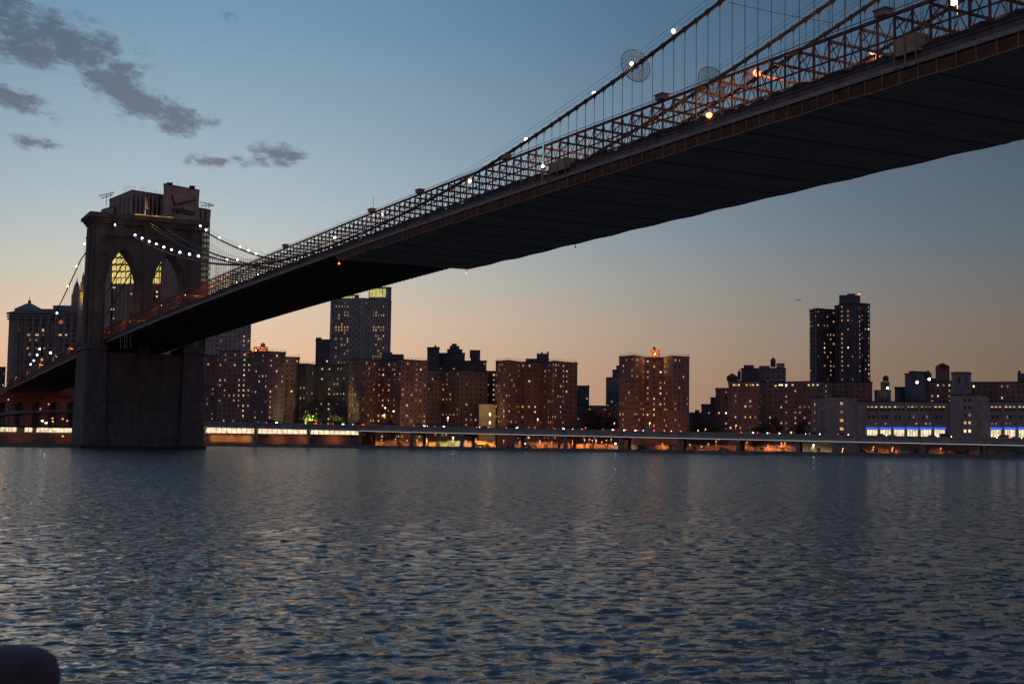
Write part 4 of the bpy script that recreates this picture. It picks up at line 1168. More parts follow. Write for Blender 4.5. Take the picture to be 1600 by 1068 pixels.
    tw = Block(t, [(1485, 646), (1500, 638), (1532, 636), (1546, 644)], 617, 30, M_lime, ut=1500)
    rb = Block(t, [(1487, 652), (1492, 646), (1512, 645), (1518, 651)], 582, 14, M_lime2, ut=1500, name='tower_block')
    for u in (1497, 1508):
        wall_win(t, WIN_dark, 'window', rb.front[1], rb.front[2], u, u+3.4, 589, 599)
    for u in (1508, 1515):                                    # lit stair windows of the tower bay
        for v, k in ((648, 3), (660, 1), (673, 7), (636, 5), (625, 5)):
            wall_win(t, WIN[k] if v in (673, 660) or (v == 648 and u == 1515) else WIN_dark, 'window', tw.front[1], tw.front[2], u-2.3, u+2.3, v-2.6, v+2.6)
    for blk, us in ((bm, [1353.5, 1374.5, 1395.5, 1416.5, 1437.5, 1459.0]), (b2, [1547, 1569, 1590.5])):
        A_, C_ = blk.front[0], blk.front[-1]
        nn = Vector(((C_-A_).y, -(C_-A_).x, 0)).normalized()
        for i, u in enumerate(us):
            a, c, z0, z1 = wall_win(t, WIN_shop, 'lit_bay', A_, C_, u+.6, u+18, 670.5, 683)
            s = MB(); n = nn*.5; h = z1+1.0
            p, q = wall_pt(A_, C_, u-.6, 669), wall_pt(A_, C_, u+18.8, 669); p.z = q.z = 0
            s.hexa([p+Vector((0, 0, z1+.02)), q+Vector((0, 0, z1+.02)), q+n+Vector((0, 0, z1+.02)), p+n+Vector((0, 0, z1+.02)), p+Vector((0, 0, h)), q+Vector((0, 0, h)), q+n+Vector((0, 0, h)), p+n+Vector((0, 0, h))])
            s.build('blue_canopy', G_blue, t)
            for k in range(3):                                   # dark mullions in front of the lit bay
                m_ = a.lerp(c, (k+1)/4)+nn*.12; s = MB(); s.beam(Vector((m_.x, m_.y, z0)), Vector((m_.x, m_.y, z1)), .12, .12); s.build('mullion', M_frame, t)
            pa = wall_pt(A_, C_, u-1.6, 650)+nn*.3; s = MB(); s.beam((pa.x, pa.y, GZ), (pa.x, pa.y, wall_pt(A_, C_, u, 630.5).z), .9, .7); s.build('pilaster', M_lime, t)
            rr = random.Random(i+int(u))
            for k in range(3):
                uu = u+3+k*6.2
                wall_win(t, WIN[rr.choice((0, 1, 4, 1, 3, 5))], 'window', A_, C_, uu-2.2, uu+2.2, 634.2, 636.6)
                wall_win(t, WIN_dark, 'window', A_, C_, uu-2.2, uu+2.2, 637.4, 642)
                if k < 2: wall_win(t, WIN[rr.choice((5, 3))] if rr.random() < .25 else WIN_dark, 'window', A_, C_, uu-.2, uu+3.4, 648, 654)
                if rr.random() < .4: wall_win(t, WIN[rr.choice((3, 1, 5))], 'window', A_, C_, uu-1.6, uu+1.6, 660, 663)
    # ---------- far towers behind
    VREF = 510
    t = B('ribbed grey stone office tower with glowing yellow crown under the bridge', 563, 960, name='office_tower')
    w = Block(t, [(515.5, 968), (567, 955), (611, 975)], 466, 34, M_pale, ut=567)
    top = roofbox(t, 575, 610.5, 448, 468, 972, 20, M_lime2); roofbox(t, 520, 560, 460, 468, 972, 18, M_lime2)
    for i in range(11):
        for (ua, da, ub, db, n) in ((516, 968, 566, 955, 0), (568, 955, 610.5, 975, 1)):
            k = (i+.5)/11; u = ua+(ub-ua)*k; d = da+(db-da)*k
            p = wall_pt(w.front[n], w.front[n+1], u, 520)-FH*.35; b = MB(); b.beam((p.x, p.y, GZ), (p.x, p.y, zof(u, 468, d)), .9, .9); b.build('rib', M_pale, t)
    rr = random.Random(77)
    for row in range(32):
        v = 474+row*4.6
        if v > 572: break
        for (A_, C_, ua, ub, lo, hi) in ((w.front[0], w.front[1], 516, 566, 2, 6), (w.front[1], w.front[2], 568, 610.5, 4, 8)):
            for c in range(1, 11):
                u = ua+(ub-ua)*c/11
                if rr.random() < ((.75 if row in (1, 4, 8, 9, 18, 20) else .16) if lo <= c <= hi else .012):
                    wall_win(t, WIN[rr.choice((1, 1, 2, 3))], 'window', A_, C_, u-1.0, u+1.0, v-1.5, v+1.5)
                else: wall_win(t, WIN_dark, 'window', A_, C_, u-1.0, u+1.0, v-1.5, v+1.5) if (row+c) % 2 == 0 else None
    for (u0, u1, v0, v1, d) in ((576, 602, 450.5, 464.5, 971.4),):
        a, c = gpos(u0, d), gpos(u1, d)
        for i in range(5): put('crown_window', WIN_crown, t, facet_mw(a, c, (c-a).length*(i+.5)/5, (zof(589, v0, d)+zof(589, v1, d))/2, (c-a).length/5.2, zof(589, v0, d)-zof(589, v1, d)))
    a, c = gpos(533, 971.4), gpos(553, 971.4)
    for i in range(6): put('crown_window', WIN_crown, t, facet_mw(a, c, (c-a).length*(i+.5)/6, zof(543, 464, 971), (c-a).length/8, 1.9))
    p = gpos(586, 940)
    t2 = B('narrow dark slab left of the ribbed stone tower', 505, 820); Block(t2, [(494, 822), (517, 820)], 531, 15, M_slate).windows(.01, seed=30); roofbox(t2, 494, 503, 527, 532, 822, 8, M_slate)
    l = thing('rooftop_lamp', 'orange lamp at the foot of the narrow dark slab', 'lamp', gpos(511, 812)); p = at_depth(511, 564, 745)
    l.location = p; b = lamp_globe('x', .45); b.v = [(x+p.x, y+p.y, z+p.z) for x, y, z in b.v]; b.build('bulb', G_sodium, l)
    b = MB(); b.beam(p-Vector((0, 0, .4)), p-Vector((0, 0, 3)), .15, .15); b.build('stand', M_wire, l)
    t = B('plain grey blue block under the deck right of the stone tower', 360, 840, name='office_block')
    Block(t, [(322, 845), (392.5, 838)], 486, 26, M_pale).windows(.05, seed=31, hot=[(355, .5, 2), (376, .3, 1), (383, .3, 1)], pitch=2.8, maxn=40)
    VREF = 580
    t = B('dark stepped blocks with a ziggurat top left of the pair of roof houses', 700, 900)
    Block(t, [(667, 905), (686, 902)], 543, 20, M_slate); Block(t, [(685, 910), (726, 905)], 552, 22, M_slate).windows(.02, seed=32); roofbox(t, 698, 722, 545, 553, 912, 10, M_slate); roofbox(t, 702, 717, 540, 546, 914, 8, M_slate); roofbox(t, 705, 713, 536.5, 541, 915, 6, M_slate); roofbox(t, 678, 681, 539, 544, 906, 3, M_slate, 'flue')
    t = B('dark block with a wide roof house on the skyline right of the ziggurat', 742, 890)
    Block(t, [(722, 895), (760, 890)], 564, 20, M_slate).windows(.04, seed=33); roofbox(t, 735, 750, 547, 565, 897, 8, M_slate); roofbox(t, 733.5, 750, 546.5, 556, 899, 8, M_slate)
    t = B('dark plain block just right of the tall red brown housing tower', 912, 820); Block(t, [(900, 822), (921, 818)], 603, 18, M_slate).windows(.04, seed=34)
    t = B('blue glass building half hidden behind the lone housing tower', 958, 900, name='glass_building'); Block(t, [(947, 905), (972, 900)], 590, 18, M_bluegl).windows(.05, seed=35, dark=False); Block(t, [(957, 912), (975, 910)], 578, 14, M_bluegl).windows(.03, seed=36, dark=False); roofbox(t, 963, 969, 570.5, 579, 914, 5, M_slate)
    t = B('low brown row of houses between the two housing towers', 935, 790, name='row_house'); Block(t, [(900, 790), (935, 786), (970, 790)], 634, 18, M_brick3).windows(.05, seed=37)
    t = B('dark low block with uneven roofs in the sky gap beside the brown slab', 1098, 780)
    Block(t, [(1076, 790), (1100, 785)], 645, 15, M_slate); Block(t, [(1096, 782), (1120, 780)], 632, 15, M_slate).windows(.05, seed=38); roofbox(t, 1110, 1120, 620, 633, 784, 8, M_slate); roofbox(t, 1086, 1093, 640, 646, 786, 5, M_slate)

    # ---------- phone exchange behind the bridge tower
    VREF = 345
    t = B('huge windowless slotted tower behind the stone bridge tower, check mark sign on it', 250, 830, name='telephone_building')
    Block(t, [(158, 868), (178, 852)], 322, 30, M_lime, ut=170)
    m1 = Block(t, [(170, 864), (205, 830), (256, 846)], 297.5, 40, M_lime, ut=205)
    m2 = Block(t, [(254, 826), (310, 846)], 287.5, 34, M_lime, ut=254)
    mr = Block(t, [(309, 858), (328.5, 866)], 325, 30, M_lime, ut=318)
    roofbox(t, 258, 268, 285, 289, 834, 6, M_dark); roofbox(t, 294, 303, 290, 294, 846, 6, M_dark)
    def strip(A_, C_, ua, ub, k, v0, v1, wpx, m, nm):
        u = ua+(ub-ua)*k
        wall_win(t, WIN_slot, nm, A_, C_, u, u+wpx, v0, v1, .05)
    fL, fM, fR = m1.front
    for i in range(7): strip(fM, fR, 207, 253, i/7, 304, 388, 2.6, M_slot, 'slot')
    for i in range(3): strip(fL, fM, 186, 205, i/3, 309, 388, 2.4, M_slot, 'slot')
    for i in range(2): strip(mr.front[0], mr.front[1], 312, 328, i/2, 329, 352, 2.2, M_slot, 'slot')
    for i in range(9): strip(fM, fR, 207, 254, i/9, 447, 540, 2.0, M_slot, 'slot')
    for i in range(5): strip(fL, fM, 173, 204, i/5, 447, 540, 2.2, M_slot, 'slot')
    # lit storeys seen through the arches
    for v in (397, 408, 419, 429.5, 439):
        for (A_, C_, ua, ub, n) in ((fL, fM, 175, 204, 4), (fM, fR, 205, 256, 7)):
            for i in range(n):
                wall_win(t, WIN_yellow, 'lit_storey_window', A_, C_, ua+(ub-ua)*i/n, ua+(ub-ua)*(i+.97)/n, v-4.6, v+4.2, .1)
    for i in range(10):
        v = 358+i*8.8
        for j in range(3): wall_win(t, WIN_dimrow, 'lit_storey_window', mr.front[0], mr.front[1], 312.5+j*5, 317.3+j*5, v-3, v+3, .1)
    for (u, v, k) in ((177, 449, 0), (180, 449, 1), (205, 459, 1), (174, 483, 0), (178, 483, 1), (172, 500, 0), (178, 497, 1), (245, 456, 7), (244.6, 463, 7)):
        wall_win(t, WIN[k], 'window', fL if u < 205 else fM, fM if u < 205 else fR, u-1.3, u+1.3, v-1.6, v+1.6, .12)
    # roof gantries at the corners
    for (u0, v0, u1, v1, d) in ((155, 306, 178, 300.5, 858), (158, 310, 176, 304, 858), (313, 316, 334, 320.5, 862), (314, 321, 333, 321.5, 862)):
        a, c = at_depth(u0, v0, d), at_depth(u1, v1, d); b = MB(); b.beam(a, c, .5, .35)
        for k in range(6):
            q = a.lerp(c, k/5); b.beam(q+Vector((0, 0, .9)), q-Vector((0, 0, .9)), .12, .12)
        b.build('roof_gantry', M_wire, t)
    for (u, v0, v1) in ((321, 316, 326), (326, 317, 326), (165, 304, 322), (171, 302, 310)):
        a = gpos(u, 862); b = MB(); b.beam((a.x, a.y, zof(u, v1, 862)), (a.x, a.y, zof(u, v0, 862)), .3, .3); b.build('gantry_post', M_wire, t)
    rr = random.Random(5)
    for i in range(18):
        u = 192+i*3.4; antenna(t, u, 296-rr.random()*8+(i*.25), 300+i*.2, 838, .10)
    antenna(t, 257, 284, 288, 830); antenna(t, 276, 280, 290, 836)
    # check mark and lettering on the sign wall
    A_, C_ = gpos(254, 826), gpos(310, 846); L = (C_-A_).length
    z = lambda v: zof(282, v, 836)
    dd = (C_-A_).normalized(); nn = Vector((dd.y, -dd.x, 0))
    def S(u, v):
        k = (u-254)/56; d = 826+20*k; p = at_depth(u, v, d); return p+nn*.8
    def stroke(p, q, w, nm):
        b = MB(); b.beam(p, q, .3, w, up=Vector((0, 0, 1))); b.build(nm, M_red, t)
    b = MB(); f = [S(266, 306), S(268, 305), S(273.3, 318.5), S(305, 311.5), S(305.5, 313.5), S(271.5, 321.5)]
    n0 = len(f); b.v += [tuple(p) for p in f]+[tuple(p-nn*.3) for p in f]
    for tri in ((0, 5, 2, 1), (2, 5, 4, 3)):
        b.f.append(tri); b.m.append(0)
    for i in range(n0):
        j = (i+1) % n0; b.f.append((i, j, n0+j, n0+i)); b.m.append(0)
    b.build('check_mark', M_red, t)
    cu = bpy.data.curves.new('lettering', 'FONT'); cu.body = 'verizon'; cu.extrude = .05; cu.size = 6.2; cu.align_x = 'LEFT'
    cu.offset = 0.07
    to = bpy.data.objects.new('tmp', cu); COL.objects.link(to)
    dg = bpy.context.evaluated_depsgraph_get(); me = bpy.data.meshes.new_from_object(to.evaluated_get(dg)); bpy.data.objects.remove(to)
    me.materials.clear(); me.materials.append(M_letter)
    xs_ = [v.co.x for v in me.vertices]; wid = max(xs_)-min(xs_)
    p0 = S(267, 331.5); wanted = (S(304, 333)-p0).length
    s = wanted/wid
    mw = Matrix(((dd.x, 0, nn.x, p0.x), (dd.y, 0, nn.y, p0.y), (0, 1, 0, p0.z), (0, 0, 0, 1))) @ Matrix.Diagonal((s, s, 1, 1))
    put('lettering', me, t, mw)

    VREF = 500
    # ---------- columned municipal building and spire far behind
    t = B('pale many storeyed civic building with low pyramid roof at the picture edge', 70, 1080, name='civic_building')
    w = Block(t, [(14, 1092), (24, 1080), (131, 1086)], 486, 40, M_lime2, ut=24); w.windows(.04, seed=41, pitch=4.6, floor=4.0, w=1.8, h=2.6, top=11, maxn=30, hot=[(46, .2, 1), (58, .25, 1)])
    for k in (0, 1, 2):
        b = MB(); kk = (1.2, .6, .2)[k]
        for (a, c) in ((gpos(12.5, 1091), gpos(23, 1078.5)), (gpos(23, 1078.5), gpos(131, 1084.5))):
            b.beam(Vector((a.x, a.y, w.z1-1-k*2.2)), Vector((c.x, c.y, w.z1-1-k*2.2)), kk*2+1, 1.4)
        b.build('cornice', M_lime2, t)
    for i in range(9):
        u = 28+i*12; p = gpos(u, 1079); b = MB(); b.beam((p.x, p.y, GZ), (p.x, p.y, w.z1-3), 1.6, 1.2); b.build('pilaster', M_lime2, t)
    roofbox(t, 22, 82, 482, 488, 1090, 24, M_lime2); roofbox(t, 82, 131, 477, 487, 1090, 24, M_lime2)
    q = gpos(45, 1100); zz = zof(45, 484, 1100); b = MB(); b.lathe((q.x, q.y, zz-1), [(11.5, 0), (11.5, 1.5), (2.2, 6.3), (1.3, 6.4), (1.3, 8.2), (.2, 9.5), (.12, 12.5)], 4); b.build('pyramid_roof', M_copper, t)
    for v, us in ((523, (45, 47, 57.5, 60, 69, 93, 95.5, 104, 122)), (544, (45, 59, 71)), (551, (80,))):
        for u in us: put('window', WIN[random.choice((0, 1, 3))], t, facet_mw(gpos(u-1, 1079.5), gpos(u+1, 1079.8), .5, zof(u, v, 1080), 1.7, 1.6))
    p = at_depth(95, 503, 1074); l = thing('dome_lamp', 'round orange lamp in front of the civic building wall', 'lamp', p)
    b = lamp_globe('x', 1.7); b.v = [(x+p.x, y+p.y, z+p.z) for x, y, z in b.v]; b.build('globe', roomglow('orange_globe', (.9, .3, .1), .35), l)
    b = MB(); b.beam(p-Vector((0, 0, 1.5)), p+Vector((0, 0, -9)), .3, .3); b.build('mast', M_wire, l)
    t = thing('spire_tower', 'slender pointed spire rising beside the stone bridge tower', 'spire', gpos(118, 1120))
    q = gpos(118, 1120); z0 = zof(118, 480, 1120); b = MB(); b.lathe((q.x, q.y, z0), [(4.1, 0), (4.1, 10), (4.4, 10.2), (3.6, 10.6), (3.0, 14), (1.9, 19), (.4, 22.5), (.15, 25)], 8); b.build('spire', M_lime, t)
    b = MB(); b.lathe((q.x, q.y, GZ), [(5.2, 0), (5.2, z0-GZ+.1)], 12); b.build('shaft', M_lime2, t)
    b = MB(); b.lathe((q.x, q.y, z0-3.6), [(6.4, 0), (6.6, 2.4), (5.3, 3.4)], 16); b.build('gallery', M_gold, t); point('uplight', (q.x-FH.x*9, q.y-FH.y*9, z0-2.5), 2500, (1, .75, .35), t)
    t = thing('spire_tower', 'slim gold lit turret squeezed against the side of the bridge tower', 'spire', gpos(127, 1020))
    q = gpos(127.5, 1020); z0 = zof(127, 475, 1020); b = MB(); b.lathe((q.x, q.y, z0), [(2.6, 0), (2.6, 9), (3.0, 9.3), (1.9, 10), (1.9, 16), (2.2, 16.3), (1.2, 17), (.9, 21), (.1, 25)], 8); b.build('turret', M_gold, t)
    b = MB(); b.lathe((q.x, q.y, GZ), [(3.2, 0), (3.2, z0-GZ)], 10); b.build('shaft', M_lime2, t); point('uplight', (q.x+2-FH.x*6, q.y-FH.y*6, z0+5), 1500, (1, .6, .25), t)
    t = B('low dark block at the far left edge beside the civic building', 4, 1000); Block(t, [(-40, 1000), (12, 1000)], 573, 30, M_slate).windows(.03, seed=42)
WIN_dark = win_mesh(M_pane); WIN_slot = win_mesh(M_slot)
city()
VREF = 660
flip_fix()

# ================================================================== WATERFRONT
def zt(s):                                    # top of the highway parapet along the shore
    k = s/VLEN; return 13.0-4.2*min(max(k, -.1), 1.2)**0.85 if k > 0 else 13.0
def zb(s):                                    # foot of the girder
    return zt(s)-3.05
S0, S1 = v_s(235), v_s(1760)
def vsweep(prof, ss, zf, name, m, parent):
    b = MB(); n = len(prof); prev = None
    for s in ss:
        b0 = len(b.v)
        for (o, dz) in prof: b.v.append(tuple(VP(s, o, zf(s)+dz)))
        if prev is not None:
            for k in range(n):
                j = (k+1) % n; b.f.append((prev+k, prev+j, b0+j, b0+k)); b.m.append(0)
        else: b.f.append(tuple(b0+k for k in range(n))); b.m.append(0)
        prev = b0
    b.f.append(tuple(prev+k for k in reversed(range(n)))); b.m.append(0)
    return b.build(name, m, parent)

def viaduct():
    t = thing('elevated_highway', 'long grey elevated highway on piers along the far shore', 'highway', VP(VLEN/2, 0, GZ))
    ss = list(np.linspace(S0, S1, 60))
    vsweep([(0, -3.0), (.35, -3.0), (.35, -1.0), (0, -1.0)], ss, zt, 'girder', M_girder, t)
    vsweep([(-.25, -1.0), (.25, -1.0), (.25, 0), (-.25, 0)], ss, zt, 'parapet', M_girder, t)
    vsweep([(-.6, -3.28), (.5, -3.28), (.5, -3.02), (-.6, -3.02)], ss, zt, 'bottom_flange', M_conc, t)
    vsweep([(.36, -1.2), (20.6, -1.2), (20.6, -.55), (.36, -.55)], ss, zt, 'road_slab', M_road, t)
    vsweep([(20.65, -2.8), (21, -2.8), (21, .2), (20.65, .2)], ss, zt, 'rear_girder', M_girder, t)
    for o in (5.2, 10.3, 15.4): vsweep([(o, -2.7), (o+.3, -2.7), (o+.3, -1.22), (o, -1.22)], ss, zt, 'stringer', M_girder, t)
    cols = [317, 398.6, 481, 562, 642, 721, 800.5, 883, 971, 1061, 1153, 1247, 1341, 1440, 1538, 1640]
    for u in cols:
        s = v_s(u)
        for o in (.8, 19.5):
            b = MB(); w = .75
            P = [VP(s-w, o-w, GZ), VP(s+w, o-w, GZ), VP(s+w, o+w, GZ), VP(s-w, o+w, GZ)]
            top = zt(s)-4.4
            b.hexa([p for p in P]+[Vector((p.x, p.y, top)) for p in P]); b.build('column', M_conc, t)
        b = MB(); a, c = VP(s, -.35, zt(s)-3.85), VP(s, 21.3, zt(s)-3.85); b.beam(a, c, 1.3, 1.1); b.build('cross_beam', M_conc, t)
        b = MB(); b.beam(VP(s, -.45, zt(s)-3.2), VP(s, -.45, zt(s)-1.2), .5, .35); b.build('joint_plate', M_conc, t)
    # pale glowing strips along the foot of the girder on the river side
    lm = MB(); lm.box(-.5, .5, -.07, .07, -.06, .06); tube = lm.mesh('glow_strip', glow('pale_glow', (1, .86, .66), 0.75))
    for i, (u0, u1) in enumerate(zip(cols[3:-1], cols[4:])):
        for k in range(8):
            u = u0+(u1-u0)*(k+.5)/8
            s = v_s(u); p = VP(s, -.72, zt(s)-3.15); L = (v_s(u1)-v_s(u0))/8*.97
            put('glow_strip', tube, t, Matrix(((VE.x*L, VN.x, 0, p.x), (VE.y*L, VN.y, 0, p.y), (0, 0, 1, p.z), (0, 0, 0, 1))))
    # small lamp posts standing on the parapet at each pier
    for u in cols[5:15]:
        s = v_s(u+6); b = MB(); b.tube([VP(s, -.4, zt(s)-3.2), VP(s, -.4, zt(s)-1.4)], .1, 5); b.build('downpipe', M_white, t)
    return cols
COLS = viaduct()

def hall():
    # glazed hall under the highway beside the bridge tower
    t = thing('waterfront_hall', 'long low hall with brightly lit glass upper storey under the highway', 'hall', VP(v_s(440), 3, GZ))
    s0, s1 = v_s(250), v_s(561)
    def seg(sa, sb, o0, o1, z0, z1, nm, m):
        P = [VP(sa, o0, 0), VP(sb, o0, 0), VP(sb, o1, 0), VP(sa, o1, 0)]
        b = MB(); b.prism([(p.x, p.y) for p in P], z0, z1); return b.build(nm, m, t)
    z0, z1 = 6.7, 10.05
    seg(s0, s1, 2.6, 17, GZ, z0-.3, 'lower_wall', M_brick3)
    seg(s0, s1, 1.8, 17, z0-.3, z0, 'sill_band', M_dark)
    seg(s0, s1, 2.4, 16, z1, z1+.45, 'roof_slab', M_dark)
    seg(s0, s1, 9, 16, z0+.01, z1-.01, 'core', M_conc)
    n = int((s1-s0)/2.9)
    for i in range(n):
        sa, sb = s0+(s1-s0)*i/n, s0+(s1-s0)*(i+1)/n
        a, c = VP(sa, 2.3, 0), VP(sb, 2.3, 0)
        put('lit_pane', WIN_hall, t, facet_mw(a, c, (c-a).length/2, (z0+z1)/2, (c-a).length*.99, z1-z0))
    # orange washed panel on the lower wall with the lamps that light it
    a, c = v_s(325), v_s(391)
    b = MB(); P = [VP(a, 2.35, 0), VP(c, 2.35, 0), VP(c, 2.58, 0), VP(a, 2.58, 0)]; b.prism([(p.x, p.y) for p in P], 2.3, 5.8); b.build('wall_panel', M_cream, t)
    for u in (333, 356, 380):
        p = VP(v_s(u), -1.6, 4.2); spot('wash', p, VN-Vector((0, 0, .15)), 420, (1, .36, .1), t, 150)
    for u in (430, 470, 520): spot('wash', VP(v_s(u), -1.8, 4.2), VN-Vector((0, 0, .15)), 420, (1, .38, .1), t, 150)
hall()

def left_bank():
    # the bank behind and beside the tower on the near side of the bridge
    t = thing('waterfront_hall', 'lit glass band of a low shed left of the bridge tower foot', 'hall', gpos(60, 500))
    d = 498
    def bx(u0, u1, v0, v1, back, m, nm, dd=0, ext=0):
        a, c = gpos(u0, d+dd), gpos(u1, d+dd); b = MB(); P = [a, c, c+FH*back, a+FH*back]
        b.prism([(p.x, p.y) for p in P], zof(u0, v1, d+dd), zof(u0, v0, d+dd)); return b.build(nm, m, t)
    bx(-60, 150, 675.5, 697.5, 14, M_brick3, 'lower_wall', 1.5); bx(-60, 150, 663.5, 666.2, 15, M_dark, 'roof_slab', -.8); bx(-60, 150, 666.3, 675.4, 8, M_conc, 'core', 5)
    a, c = gpos(-60, d+1), gpos(150, d+1); n = 34
    for i in range(n):
        if i in (14, 15, 18): continue
        p, q = a.lerp(c, i/n), a.lerp(c, (i+1)/n)
        put('lit_pane', WIN_hall, t, facet_mw(p, q, (q-p).length/2, zof(60, 670.8, d+1), (q-p).length*.98, 1.95))
    for u in (20, 100): spot('wash', at_depth(u, 686, d-3), FH-Vector((0, 0, .2)), 90, (1, .34, .1), t, 150)
    # curved ramp in front of the approach
    t = thing('ramp', 'brown curved road ramp left of the tower, below the approach', 'ramp', gpos(50, 560))
    pts = [(-40, 652, 545), (0, 646.5, 550), (30, 643.5, 556), (60, 642.3, 562), (90, 641.8, 568), (125, 642.0, 574)]
    W = [at_depth(u, v, dd) for u, v, dd in pts]
    for i, (a, c) in enumerate(zip(W[:-1], W[1:])):
        b = MB(); b.beam(a, c, .5, 1.2); b.build('parapet', M_conc, t)
        m = FH*5; b = MB(); b.hexa([a-Vector((0, 0, .9)), c-Vector((0, 0, .9)), c+m-Vector((0, 0, .9)), a+m-Vector((0, 0, .9)), a-Vector((0, 0, .3)), c-Vector((0, 0, .3)), c+m-Vector((0, 0, .3)), a+m-Vector((0, 0, .3))]); b.build('slab', M_road, t)
        q = a+FH*2.5; b = MB(); b.beam((q.x, q.y, GZ), (q.x, q.y, q.z-1.0), .9, .9); b.build('column', M_conc, t)
    # masonry approach arcade
    t = thing('approach_arcade', 'dark red brick approach arcade under the descending bridge roadway', 'arcade', gpos(40, 740))
    d = 735
    def wall(u0, u1, v0, v1, dd, m, nm, back=12):
        a, c = gpos(u0, d+dd), gpos(u1, d+dd); b = MB(); P = [a, c, c+FH*back, a+FH*back]
        b.prism([(p.x, p.y) for p in P], v1 if v1 < 30 else zof(u0, v1, d+dd), zof(u0, v0, d+dd)); b.build(nm, m, t)
    wall(-80, 135, 603, 612, 0, M_brick3, 'parapet_wall')
    wall(-80, 135, 612, 616, -1.0, M_brick2, 'string_course')
    for i in range(8):
        u = -70+i*27; wall(u, u+11, 616, GZ, .5, M_brick3, 'pier')
        a, c = u+11, u+27
        # round arch between the piers
        b = MB(); n = 10; A_, C_ = gpos(a, d+1), gpos(c, d+1); zc, zt_ = zof(a, 634, d), zof(a, 616, d); hw = (C_-A_).length/2
        for k in range(n):
            q0, q1 = math.pi*(1-k/n), math.pi*(1-(k+1)/n)
            p0, p1 = A_.lerp(C_, .5+.5*math.cos(q0)), A_.lerp(C_, .5+.5*math.cos(q1))
            h0, h1 = zc+hw*.8*math.sin(q0), zc+hw*.8*math.sin(q1); bk = FH*8
            b.hexa([(p0.x, p0.y, h0), (p1.x, p1.y, h1), (p1.x+bk.x, p1.y+bk.y, h1), (p0.x+bk.x, p0.y+bk.y, h0), (p0.x, p0.y, zt_), (p1.x, p1.y, zt_), (p1.x+bk.x, p1.y+bk.y, zt_), (p0.x+bk.x, p0.y+bk.y, zt_)])
        b.build('arch', M_brick3, t)
    for u in (10, 62, 100): spot('street_glow', at_depth(u, 655, 705), FH+Vector((0, 0, .1)), 520, (1, .26, .09), t, 160, .4)
left_bank()

